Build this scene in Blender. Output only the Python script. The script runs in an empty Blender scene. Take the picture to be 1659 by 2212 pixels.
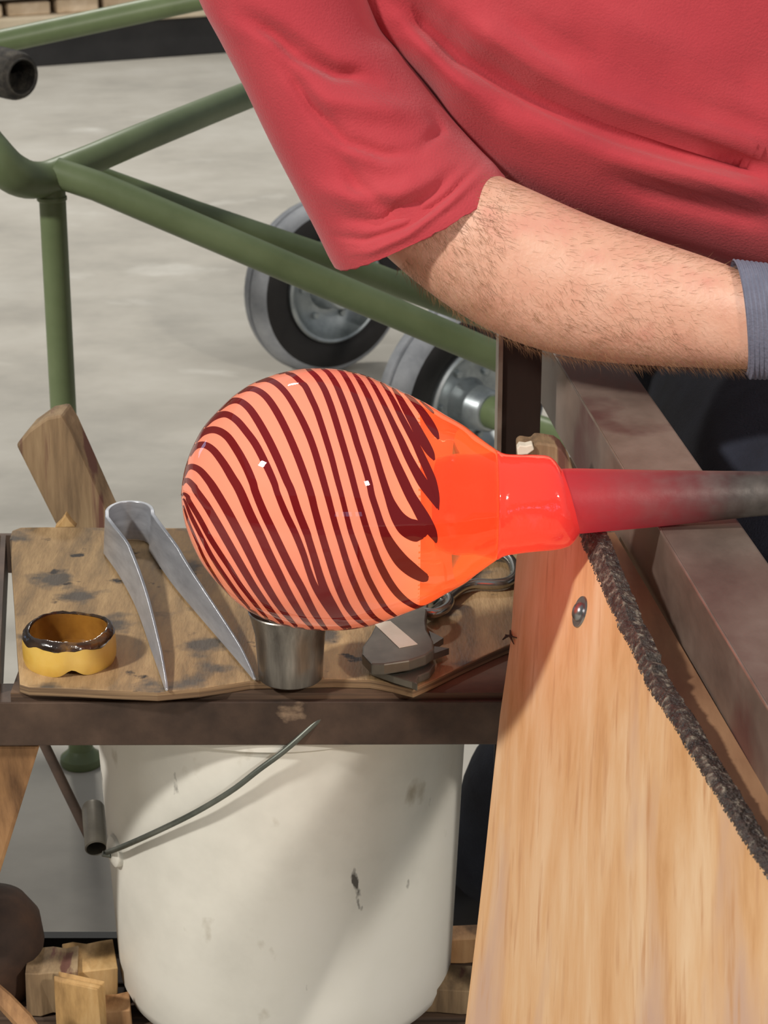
import bpy, bmesh, math, random
from mathutils import Vector, Matrix, noise
random.seed(7)
R = math.radians
sc = bpy.context.scene
C = sc.collection

# ------------------------------------------------------------------ camera
FPX, PITCH, CAMH = 4920.0, R(20.5), 1.45
cam_d = bpy.data.cameras.new('camera'); cam = bpy.data.objects.new('camera', cam_d); C.objects.link(cam)
cam_d.sensor_fit = 'HORIZONTAL'; cam_d.sensor_width = 36.0; cam_d.lens = FPX / 1659 * 36.0
cam.location = (0, 0, CAMH); cam.rotation_euler = (R(90) - PITCH, 0, 0)
cam_d.clip_start = 0.05; cam_d.clip_end = 100
cam_d.dof.use_dof = True; cam_d.dof.focus_distance = 1.85; cam_d.dof.aperture_fstop = 30
sc.camera = cam

# ------------------------------------------------------------------ world and lamps
w = bpy.data.worlds.new('world'); sc.world = w; w.use_nodes = True
w.node_tree.nodes['Background'].inputs[0].default_value = (0.92, 0.96, 1.0, 1)
w.node_tree.nodes['Background'].inputs[1].default_value = 0.30

def area(name, loc, target, size, power, col=(1, 1, 1), sy=None):
    l = bpy.data.lights.new(name, 'AREA'); l.size = size; l.energy = power; l.color = col
    if sy: l.shape = 'RECTANGLE'; l.size_y = sy
    o = bpy.data.objects.new(name, l); C.objects.link(o); o.location = loc
    o.rotation_euler = (Vector(target) - Vector(loc)).to_track_quat('-Z', 'Y').to_euler()
    return o
area('ceiling_lamp', (-3.9, -0.7, 4.6), (0, 1.9, 0.6), 0.42, 310, (1.0, 0.95, 0.88))
area('ceiling_lamp', (3.6, -2.6, 4.2), (0, 2.2, 0.6), 0.4, 205, (1.0, 0.93, 0.84))
area('ceiling_lamp', (-1.2, 7.0, 4.6), (-1.2, 7.0, 0), 0.5, 125, (1.0, 0.96, 0.89))

vs = sc.view_settings
vs.view_transform = 'Standard'; vs.look = 'None'; vs.exposure = -0.14; vs.gamma = 1.0; vs.use_curve_mapping = False

# ------------------------------------------------------------------ geometry helpers
CP, SP = math.cos(PITCH), math.sin(PITCH)
CAM = Vector((0, 0, CAMH))
FW, UP, RT = Vector((0, CP, -SP)), Vector((0, SP, CP)), Vector((1, 0, 0))
def ray(px, py):
    return RT * ((px - 829.5) / FPX) + UP * ((1106 - py) / FPX) + FW
def at(px, py, Y):                       # a point of the place seen at (px,py), Y metres ahead
    d = ray(px, py); return CAM + d * (Y / d.y)
def atz(px, py, z):                      # the point at height z
    d = ray(px, py); return CAM + d * ((z - CAMH) / d.z)
def onplane(px, py, p, n):
    d = ray(px, py); return CAM + d * ((p - CAM).dot(n) / d.dot(n))
def proj(v):
    q = v - CAM; k = q.dot(FW)
    return 829.5 + q.x / k * FPX, 1106 - q.dot(UP) / k * FPX
def scale_at(v): return FPX / (v - CAM).dot(FW)     # pixels per metre

def tag(o, label, cat, group=None, kind=None):
    if label: o['label'] = label
    if cat: o['category'] = cat
    if group: o['group'] = group
    if kind: o['kind'] = kind
    return o
def thing(name, loc, label, cat, group=None):
    o = bpy.data.objects.new(name, None); C.objects.link(o); o.location = loc
    o.empty_display_size = 0.05
    return tag(o, label, cat, group)
def wloc(o):
    v = Vector((0, 0, 0))
    while o: v = v + o.location; o = o.parent
    return v
def obj(name, V, F, mat, parent=None, smooth=True, bevel=0, mods=None, angle=40):
    V = [Vector(v) for v in V]
    xs, ys, zs = [v.x for v in V], [v.y for v in V], [v.z for v in V]
    o0 = Vector(((min(xs) + max(xs)) / 2, (min(ys) + max(ys)) / 2, min(zs)))
    me = bpy.data.meshes.new(name); me.from_pydata([v - o0 for v in V], [], F); me.validate()
    bm = bmesh.new(); bm.from_mesh(me); bmesh.ops.recalc_face_normals(bm, faces=bm.faces); bm.to_mesh(me); bm.free()
    if isinstance(mat, (list, tuple)):
        for m in mat: me.materials.append(m)
    else: me.materials.append(mat)
    o = bpy.data.objects.new(name, me); C.objects.link(o)
    o.location = o0
    if parent: o.parent = parent; o.location = o0 - wloc(parent)
    if bevel:
        m = o.modifiers.new('bevel', 'BEVEL'); m.width = bevel; m.segments = 2; m.limit_method = 'ANGLE'; m.angle_limit = R(35)
    if smooth:
        for p in me.polygons: p.use_smooth = True
        if angle < 180:
            try: me.set_sharp_from_angle(angle=R(angle))
            except Exception: pass
    return o
def join(*parts):                       # several (V,F) into one
    V, F = [], []
    for v, f in parts:
        k = len(V); V += list(v); F += [tuple(i + k for i in q) for q in f]
    return V, F
def box(c, ax, ay, az):                 # centre and three half-axis vectors
    c, ax, ay, az = map(Vector, (c, ax, ay, az)); V = []
    for i in (-1, 1):
        for j in (-1, 1):
            for k in (-1, 1): V.append(c + ax * i + ay * j + az * k)
    return V, [(0, 1, 3, 2), (4, 6, 7, 5), (0, 4, 5, 1), (2, 3, 7, 6), (0, 2, 6, 4), (1, 5, 7, 3)]
def bar(a, b, wside, hside, up=(0, 0, 1)):   # rectangular bar from a to b
    a, b = Vector(a), Vector(b); d = (b - a).normalized(); s = d.cross(Vector(up)).normalized(); u = s.cross(d)
    return box((a + b) / 2, (b - a) / 2, s * wside / 2, u * hside / 2)
def prism(P, ext):                      # polygon extruded by a vector
    P = [Vector(p) for p in P]; e = Vector(ext); n = len(P)
    return P + [p + e for p in P], [tuple(range(n)), tuple(range(2 * n - 1, n - 1, -1))] + [(i, (i + 1) % n, (i + 1) % n + n, i + n) for i in range(n)]
def loft(rings, c0=True, c1=True, closed=True):
    n = len(rings[0]); V = [p for r in rings for p in r]; F = []
    for i in range(len(rings) - 1):
        for j in range(n if closed else n - 1):
            k = (j + 1) % n; F.append((i * n + j, i * n + k, (i + 1) * n + k, (i + 1) * n + j))
    if c0: F.append(tuple(range(n - 1, -1, -1)))
    if c1: F.append(tuple(range((len(rings) - 1) * n, len(rings) * n)))
    return V, F
def spline(P, n):                       # Catmull-Rom through tuples
    P = [tuple(map(float, p)) for p in P]; out = []
    Q = [tuple(2 * a - b for a, b in zip(P[0], P[1]))] + P + [tuple(2 * a - b for a, b in zip(P[-1], P[-2]))]
    seg = len(P) - 1
    for i in range(n):
        t = i / (n - 1) * seg; k = min(int(t), seg - 1); t -= k
        p0, p1, p2, p3 = Q[k:k + 4]
        out.append(tuple(0.5 * (2 * b + (c - a) * t + (2 * a - 5 * b + 4 * c - d) * t * t + (3 * b - a - 3 * c + d) * t ** 3) for a, b, c, d in zip(p0, p1, p2, p3)))
    return out
def tube(P, r, n=20, cap=True, smooth_n=0):
    P = [Vector(p) for p in P]
    if smooth_n: P = [Vector(q) for q in spline([tuple(p) for p in P], smooth_n)]
    rr = r if isinstance(r, (list, tuple)) else [r] * len(P)
    if len(rr) != len(P): rr = [rr[0] + (rr[-1] - rr[0]) * i / (len(P) - 1) for i in range(len(P))]
    t0 = (P[1] - P[0]).normalized(); a = t0.orthogonal().normalized(); rings = []
    for i, p in enumerate(P):
        t = (P[min(i + 1, len(P) - 1)] - P[max(i - 1, 0)]).normalized()
        a = (a - t * a.dot(t)).normalized(); b = t.cross(a)
        rings.append([p + (a * math.cos(2 * math.pi * j / n) + b * math.sin(2 * math.pi * j / n)) * rr[i] for j in range(n)])
    return loft(rings, cap, cap)
def lathe(c, axis, prof, n=32, c0=True, c1=True, wob=None):
    c, ax = Vector(c), Vector(axis).normalized(); a = ax.orthogonal().normalized(); b = ax.cross(a); rings = []
    for h, r in prof:
        ring = []
        for j in range(n):
            t = 2 * math.pi * j / n; k = wob(h, t) if wob else 1.0
            ring.append(c + ax * h + (a * math.cos(t) + b * math.sin(t)) * r * k)
        rings.append(ring)
    return loft(rings, c0, c1)
def lerp(xs, ys, x):
    if x <= xs[0]: return ys[0]
    for i in range(len(xs) - 1):
        if x <= xs[i + 1]:
            t = (x - xs[i]) / (xs[i + 1] - xs[i]); return ys[i] + (ys[i + 1] - ys[i]) * t
    return ys[-1]

# ------------------------------------------------------------------ material helpers
def new_mat(name):
    m = bpy.data.materials.new(name); m.use_nodes = True
    nt = m.node_tree; return m, nt, nt.nodes['Principled BSDF']
def mat(name, cols, rough=0.5, metal=0.0, scale=8.0, stretch=(1, 1, 1), rot=None, detail=6.0, spread=(0.3, 0.7), bump=0.0, bump_scale=None,
        spots=None, spots2=None, coat=0.0, emit=None, spec=0.5, rough2=None, sheen=0.0, distort=0.0, warp=0.0, sss=0.0):
    m, nt, p = new_mat(name); L = nt.links.new
    tc = nt.nodes.new('ShaderNodeTexCoord'); mp = nt.nodes.new('ShaderNodeMapping'); L(tc.outputs['Object'], mp.inputs[0]); mp.inputs['Scale'].default_value = stretch
    if rot:
        rm = nt.nodes.new('ShaderNodeMapping'); rm.inputs['Rotation'].default_value = rot; L(tc.outputs['Object'], rm.inputs[0]); L(rm.outputs[0], mp.inputs[0])
    tco = rm.outputs[0] if rot else tc.outputs['Object']
    src = mp.outputs[0]
    if warp:
        wn = nt.nodes.new('ShaderNodeTexNoise'); wn.inputs['Scale'].default_value = scale * 0.4; L(mp.outputs[0], wn.inputs['Vector'])
        ad = nt.nodes.new('ShaderNodeVectorMath'); ad.operation = 'MULTIPLY_ADD'; L(wn.outputs['Color'], ad.inputs[0]); ad.inputs[1].default_value = (warp,) * 3; L(mp.outputs[0], ad.inputs[2]); src = ad.outputs[0]
    nz = nt.nodes.new('ShaderNodeTexNoise'); nz.inputs['Scale'].default_value = scale; nz.inputs['Detail'].default_value = detail; nz.inputs['Roughness'].default_value = 0.62; nz.inputs['Distortion'].default_value = distort
    L(src, nz.inputs['Vector'])
    rp = nt.nodes.new('ShaderNodeValToRGB'); L(nz.outputs['Fac'], rp.inputs[0])
    el = rp.color_ramp.elements
    n = len(cols)
    while len(el) < n: el.new(0.5)
    for i, c in enumerate(cols):
        el[i].position = spread[0] + (spread[1] - spread[0]) * (i / (n - 1) if n > 1 else 0); el[i].color = (*c, 1)
    col = rp.outputs[0]
    for sp in (spots, spots2):
        if not sp: continue
        # spots = (colour, scale, threshold, softness, stretch)
        mp2 = nt.nodes.new('ShaderNodeMapping'); L(tco, mp2.inputs[0]); mp2.inputs['Scale'].default_value = sp[4] if len(sp) > 4 else (1, 1, 1); mp2.inputs['Location'].default_value = (3.1, 1.7, 0.4)
        n2 = nt.nodes.new('ShaderNodeTexNoise'); n2.inputs['Scale'].default_value = sp[1]; n2.inputs['Detail'].default_value = 5; L(mp2.outputs[0], n2.inputs['Vector'])
        mr = nt.nodes.new('ShaderNodeMapRange'); L(n2.outputs['Fac'], mr.inputs[0]); mr.inputs[1].default_value = sp[2]; mr.inputs[2].default_value = sp[2] + sp[3]
        mx = nt.nodes.new('ShaderNodeMix'); mx.data_type = 'RGBA'; L(mr.outputs[0], mx.inputs[0]); L(col, mx.inputs[6]); mx.inputs[7].default_value = (*sp[0], 1); col = mx.outputs[2]
    L(col, p.inputs['Base Color'])
    p.inputs['Roughness'].default_value = rough; p.inputs['Metallic'].default_value = metal
    p.inputs['Specular IOR Level'].default_value = spec
    if rough2 is not None:
        mr = nt.nodes.new('ShaderNodeMapRange'); L(nz.outputs['Fac'], mr.inputs[0]); mr.inputs[1].default_value = 0.3; mr.inputs[2].default_value = 0.7; mr.inputs[3].default_value = rough; mr.inputs[4].default_value = rough2; L(mr.outputs[0], p.inputs['Roughness'])
    if coat: p.inputs['Coat Weight'].default_value = coat; p.inputs['Coat Roughness'].default_value = 0.03
    if sheen: p.inputs['Sheen Weight'].default_value = sheen
    if sss: p.inputs['Subsurface Weight'].default_value = sss; p.inputs['Subsurface Radius'].default_value = (0.012, 0.005, 0.003); p.inputs['Subsurface Scale'].default_value = 0.6
    if emit: p.inputs['Emission Color'].default_value = (*emit[0], 1); p.inputs['Emission Strength'].default_value = emit[1]
    if bump:
        b = nt.nodes.new('ShaderNodeBump'); b.inputs['Strength'].default_value = bump; b.inputs['Distance'].default_value = 0.004
        if bump_scale:
            n3 = nt.nodes.new('ShaderNodeTexNoise'); n3.inputs['Scale'].default_value = bump_scale; n3.inputs['Detail'].default_value = 4; L(mp.outputs[0], n3.inputs['Vector']); L(n3.outputs['Fac'], b.inputs['Height'])
        else: L(nz.outputs['Fac'], b.inputs['Height'])
        L(b.outputs[0], p.inputs['Normal'])
    return m

def srgb(r, g, b):
    f = lambda c: (c / 255 / 12.92) if c / 255 <= 0.04045 else ((c / 255 + 0.055) / 1.055) ** 2.4
    return (f(r), f(g), f(b))

M = {}
M['concrete'] = mat('concrete', [srgb(166, 162, 153), srgb(194, 189, 178), srgb(212, 208, 198)], 0.75, scale=2.6, stretch=(0.9, 1.1, 1), spread=(0.25, 0.75), detail=10,
                    spots=(srgb(158, 153, 143), 1.1, 0.6, 0.2, (0.9, 1.1, 1)), spots2=(srgb(222, 219, 210), 4.0, 0.62, 0.14, (0.8, 1.2, 1)), bump=0.08)
M['black_steel'] = mat('black_steel', [(0.008, 0.008, 0.009), (0.02, 0.019, 0.02)], 0.6)
M['brick'] = mat('fire_brick', [srgb(150, 128, 105), srgb(200, 178, 150), srgb(222, 204, 180)], 0.9, scale=9, bump=0.3)
M['ledge'] = mat('ledge_stone', [srgb(185, 170, 145), srgb(215, 200, 175)], 0.9, scale=6)
M['green'] = mat('green_paint', [srgb(92, 107, 72), srgb(106, 121, 84), srgb(118, 133, 96)], 0.42, scale=7, spread=(0.3, 0.7), spots=(srgb(120, 140, 92), 6, 0.70, 0.04), bump=0.04, bump_scale=40)
M['rubber_grip'] = mat('rubber_grip', [srgb(28, 27, 26), srgb(60, 56, 50), srgb(96, 90, 78)], 0.8, scale=60, spread=(0.35, 0.75), bump=0.8)
M['tyre'] = mat('tyre_rubber', [srgb(24, 22, 23), srgb(36, 34, 34)], 0.75, scale=20)
M['tread'] = mat('worn_tread', [srgb(118, 122, 128), srgb(160, 163, 168)], 0.8, scale=14)
M['zinc'] = mat('zinc_hub', [srgb(120, 128, 132), srgb(165, 172, 175), srgb(190, 196, 198)], 0.38, metal=0.75, scale=12, bump=0.1)
M['rail'] = mat('brown_steel_rail', [srgb(94, 80, 73), srgb(126, 109, 99), srgb(152, 134, 123)], 0.34, metal=0.3, scale=9, stretch=(1, 0.6, 1), spread=(0.3, 0.7), spots=(srgb(106, 74, 70), 7, 0.56, 0.10), rough2=0.55, bump=0.05, bump_scale=120)
M['rust_steel'] = mat('dark_rusty_steel', [srgb(46, 36, 31), srgb(78, 62, 52), srgb(104, 84, 70)], 0.55, metal=0.35, scale=11, spread=(0.3, 0.72), spots=(srgb(44, 38, 35), 13, 0.6, 0.06), spots2=(srgb(150, 128, 106), 34, 0.67, 0.08, (0.6, 1, 1)), bump=0.12, bump_scale=60)
M['dark_post'] = mat('dark_post_steel', [srgb(34, 24, 21), srgb(58, 44, 38)], 0.5, metal=0.3, scale=10, stretch=(1, 1, 0.3))
M['edge_steel'] = mat('worn_edge_steel', [srgb(130, 116, 104), srgb(165, 150, 138)], 0.4, metal=0.6, scale=20)
M['old_ply'] = mat('stained_plywood', [srgb(110, 90, 62), srgb(162, 133, 94), srgb(194, 163, 119)], 0.62, scale=9, stretch=(5, 1, 3), spread=(0.28, 0.72), detail=9,
                   spots=(srgb(92, 84, 74), 15, 0.55, 0.09), spots2=(srgb(56, 50, 45), 34, 0.64, 0.05), bump=0.25, bump_scale=90, rough2=0.8)
M['ply_edge'] = mat('plywood_edge', [srgb(70, 56, 42), srgb(120, 96, 70), srgb(160, 134, 100)], 0.8, scale=10, stretch=(0.6, 0.6, 30))
M['under_ply'] = mat('dark_under_plywood', [srgb(50, 39, 31), srgb(82, 64, 50), srgb(120, 92, 68)], 0.75, scale=8, stretch=(0.5, 1, 14))
M['birch'] = mat('birch_board', [srgb(196, 144, 94), srgb(216, 170, 122), srgb(224, 186, 144), srgb(232, 200, 162)], 0.5, scale=5.0, stretch=(7, 5, 0.9), rot=(R(47.7), 0, R(4)), spread=(0.28, 0.74), detail=8,
                 spots=(srgb(200, 164, 140), 4.0, 0.53, 0.10, (2.4, 2.0, 0.5)), spots2=(srgb(198, 148, 104), 30, 0.56, 0.18, (4.5, 3.4, 0.22)), bump=0.08, warp=0.35)
M['char'] = mat('charred_grit', [srgb(22, 17, 15), srgb(70, 58, 50), srgb(176, 164, 146)], 0.32, scale=150, spread=(0.34, 0.74), bump=1.0, spec=0.8)
M['plank'] = mat('varnished_plank', [srgb(116, 84, 62), srgb(158, 120, 90), srgb(186, 146, 110)], 0.35, scale=6, stretch=(3, 0.7, 2), spread=(0.3, 0.7), bump=0.1, bump_scale=30)
M['grey_wood'] = mat('weathered_wood', [srgb(96, 78, 58), srgb(142, 118, 88), srgb(168, 144, 110)], 0.75, scale=8, stretch=(7, 3, 0.7), spread=(0.3, 0.7), spots=(srgb(106, 70, 58), 5, 0.58, 0.05, (10, 3, 0.5)), bump=0.2)
M['tan_wood'] = mat('tan_scrap_wood', [srgb(132, 100, 60), srgb(190, 152, 98), srgb(214, 180, 128)], 0.75, scale=9, stretch=(4, 2, 1), bump=0.3)
M['brace_wood'] = mat('brace_wood', [srgb(112, 80, 52), srgb(172, 130, 88), srgb(196, 156, 112)], 0.7, scale=7, stretch=(6, 3, 0.8), spread=(0.3, 0.7), bump=0.2)
M['bucket'] = mat('white_plastic', [srgb(212, 210, 200), srgb(228, 226, 216), srgb(232, 230, 222)], 0.42, scale=5, spots=(srgb(176, 168, 150), 16, 0.66, 0.09, (1, 1, 0.7)), spots2=(srgb(84, 80, 74), 34, 0.69, 0.04, (1, 1, 0.45)), spec=0.4, sss=0.0)
M['wire'] = mat('galvanised_wire', [srgb(84, 90, 84), srgb(120, 124, 116)], 0.4, metal=0.7, scale=40)
M['steel'] = mat('brushed_steel', [srgb(168, 171, 177), srgb(204, 207, 212)], 0.32, metal=0.6, scale=20, stretch=(1, 1, 6))
M['cup_steel'] = mat('scuffed_steel', [srgb(92, 88, 84), srgb(132, 128, 122), srgb(172, 166, 158)], 0.34, metal=0.85, scale=12, stretch=(5, 5, 0.6), spread=(0.3, 0.75), bump=0.06)
M['tool_steel'] = mat('grey_tool_steel', [srgb(88, 84, 76), srgb(122, 117, 106)], 0.45, metal=0.5, scale=18, bump=0.08)
M['wire_steel'] = mat('polished_rod', [srgb(150, 148, 142), srgb(182, 180, 174)], 0.22, metal=0.9, scale=10)
M['tape'] = mat('white_tape', [srgb(222, 216, 196), srgb(236, 231, 214)], 0.6, scale=30)
M['wax'] = mat('yellow_wax', [srgb(206, 158, 60), srgb(226, 186, 88), srgb(232, 198, 112)], 0.38, scale=16, spread=(0.3, 0.7), spots=(srgb(150, 92, 34), 26, 0.7, 0.04), sss=0.15, bump=0.05)
M['wax_burnt'] = mat('burnt_wax', [srgb(26, 18, 14), srgb(62, 44, 30), srgb(150, 108, 52)], 0.15, scale=22, spread=(0.4, 0.72), bump=0.5, spec=0.8)
M['wax_in'] = mat('amber_wax', [srgb(110, 70, 26), srgb(176, 124, 50)], 0.25, scale=20, sss=0.1)
M['rusty'] = mat('rusty_iron', [srgb(34, 24, 19), srgb(60, 43, 34), srgb(86, 60, 44)], 0.8, scale=12, bump=0.3)
M['shirt'] = mat('red_cotton', [srgb(178, 58, 68), srgb(190, 66, 75), srgb(200, 78, 85)], 0.9, scale=5, spread=(0.3, 0.7), sheen=0.25, bump=0.25, bump_scale=420, spec=0.2,
                 spots=(srgb(212, 112, 112), 6, 0.73, 0.10, (1, 1, 1)))
M['skin'] = mat('skin', [srgb(222, 164, 140), srgb(232, 182, 156), srgb(238, 194, 170)], 0.48, scale=22, spread=(0.25, 0.75), sss=0.12, bump=0.18, bump_scale=260, spots=(srgb(226, 160, 140), 14, 0.58, 0.12))
M['hair'] = mat('arm_hair', [srgb(112, 80, 54), srgb(172, 132, 94)], 0.5, scale=50)
M['jeans'] = mat('navy_denim', [srgb(20, 23, 34), srgb(33, 37, 51), srgb(44, 49, 64)], 0.9, scale=9, bump=0.3, bump_scale=500)
M['boot'] = mat('black_boot_leather', [srgb(16, 14, 16), srgb(30, 26, 26)], 0.5, scale=12)
M['glove'] = mat('grey_knit', [srgb(108, 113, 132), srgb(128, 133, 152)], 0.95, scale=40, bump=0.3, bump_scale=300)
M['screw'] = mat('screw_steel', [srgb(130, 132, 134), srgb(172, 172, 172)], 0.3, metal=0.9, scale=60)

# ------------------------------------------------------------------ setting
def floor():
    V = [(-14, -3, 0), (14, -3, 0), (14, 16, 0), (-14, 16, 0), (-14, -3, -0.1), (14, -3, -0.1), (14, 16, -0.1), (-14, 16, -0.1)]
    o = obj('floor', V, [(0, 1, 2, 3), (7, 6, 5, 4), (0, 4, 5, 1), (1, 5, 6, 2), (2, 6, 7, 3), (3, 7, 4, 0)], M['concrete'], smooth=False)
    o['kind'] = 'structure'
floor()
def back_wall():
    V, F = box((0, 13.6, 1.7), (9, 0, 0), (0, 0.1, 0), (0, 0, 1.7))
    o = obj('wall_back', V, F, mat('plaster', [srgb(150, 142, 130), srgb(172, 164, 150)], 0.9, scale=2), smooth=False); o['kind'] = 'structure'
back_wall()
# side wall and the wall behind the viewer, with their windows
M['plaster'] = mat('plaster_wall', [srgb(140, 132, 120), srgb(162, 154, 142)], 0.9, scale=2)
M['sky_pane'] = new_mat('daylit_pane')[0]
_p = M['sky_pane'].node_tree.nodes['Principled BSDF']; _p.inputs['Base Color'].default_value = (0.3, 0.4, 0.6, 1); _p.inputs['Emission Color'].default_value = (0.42, 0.62, 1.0, 1); _p.inputs['Emission Strength'].default_value = 2.6
def walls():
    V, F = box((-5.9, 3.5, 2.2), (0.1, 0, 0), (0, 10.2, 0), (0, 0, 2.2)); o = obj('wall_left', V, F, M['plaster'], smooth=False); o['kind'] = 'structure'
    V, F = box((0, -6.8, 2.2), (5.8, 0, 0), (0, 0.1, 0), (0, 0, 2.2)); o = obj('wall_front', V, F, M['plaster'], smooth=False); o['kind'] = 'structure'
    def window(name, c, u, hw, hh, nrm, cols):
        c, u, nrm = Vector(c), Vector(u), Vector(nrm); up = Vector((0, 0, 1))
        parts = [box(c + up * sg * hh, u * (hw + 0.04), up * 0.04, nrm * 0.03) for sg in (-1, 1)] + [box(c + u * (hw * (2 * k / cols - 1)), u * 0.03, up * hh, nrm * 0.03) for k in range(cols + 1)]
        V, F = join(*parts); fr = obj(name, V, F, M['black_steel'], smooth=False); fr['kind'] = 'structure'
        for k in range(cols):
            q = c + u * (hw * ((2 * k + 1) / cols - 1)); V, F = box(q, u * (hw / cols - 0.03), up * (hh - 0.04), nrm * 0.008); obj('pane', V, F, M['sky_pane'], fr, smooth=False)
    window('window_1', (-5.77, 7.3, 1.6), (0, 1, 0), 0.55, 0.62, (1, 0, 0), 2)
    for i, x in enumerate((1.4, 2.9, 4.2)):
        window('window_%d' % (i + 2), (x, -6.67, 2.0), (1, 0, 0), 0.45, 0.35, (0, 1, 0), 2)
walls()

# ------------------------------------------------------------------ brick hearth at the back
def hearth():
    a, b = atz(130, 141, 0), atz(500, 114, 0); d = (b - a).normalized(); nrm = Vector((d.y, -d.x, 0))
    if nrm.y > 0: nrm = -nrm
    p0 = a - d * 1.6; Ltot = 4.2; up = Vector((0, 0, 1)); back = -nrm
    t = thing('brick_hearth', p0 + d * Ltot / 2, 'pale brick hearth on a black plinth at the far end of the floor', 'hearth')
    def slab(name, l0, l1, z0, z1, f, dep, m, bev=0.006):
        c = p0 + d * ((l0 + l1) / 2) + up * ((z0 + z1) / 2) + back * (f + dep / 2)
        V, F = box(c, d * ((l1 - l0) / 2), back * (dep / 2), up * ((z1 - z0) / 2))
        return obj(name, V, F, m, t, smooth=False, bevel=bev)
    slab('plinth', 0, Ltot, 0, 0.152, 0, 0.9, M['black_steel'])
    slab('ledge', -0.02, Ltot + 0.02, 0.152, 0.19, -0.03, 0.96, M['ledge'])
    x = 0.05; k = 0
    while x < Ltot - 0.2:
        wd = 0.17 + 0.012 * math.sin(k * 2.3)
        slab('brick', x, x + wd, 0.19, 0.242 + 0.004 * math.sin(k * 1.7), 0.02 + 0.012 * math.sin(k * 3.1), 0.11, M['brick'], 0.008)
        x += wd + 0.024; k += 1
    slab('steel_lintel', 0, Ltot, 0.256, 0.34, 0.0, 0.9, mat('lintel_steel', [srgb(120, 112, 104), srgb(150, 142, 134)], 0.5, scale=4))
    slab('core', 0, Ltot, 0.19, 0.256, 0.14, 0.7, M['black_steel'])
hearth()

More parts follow.
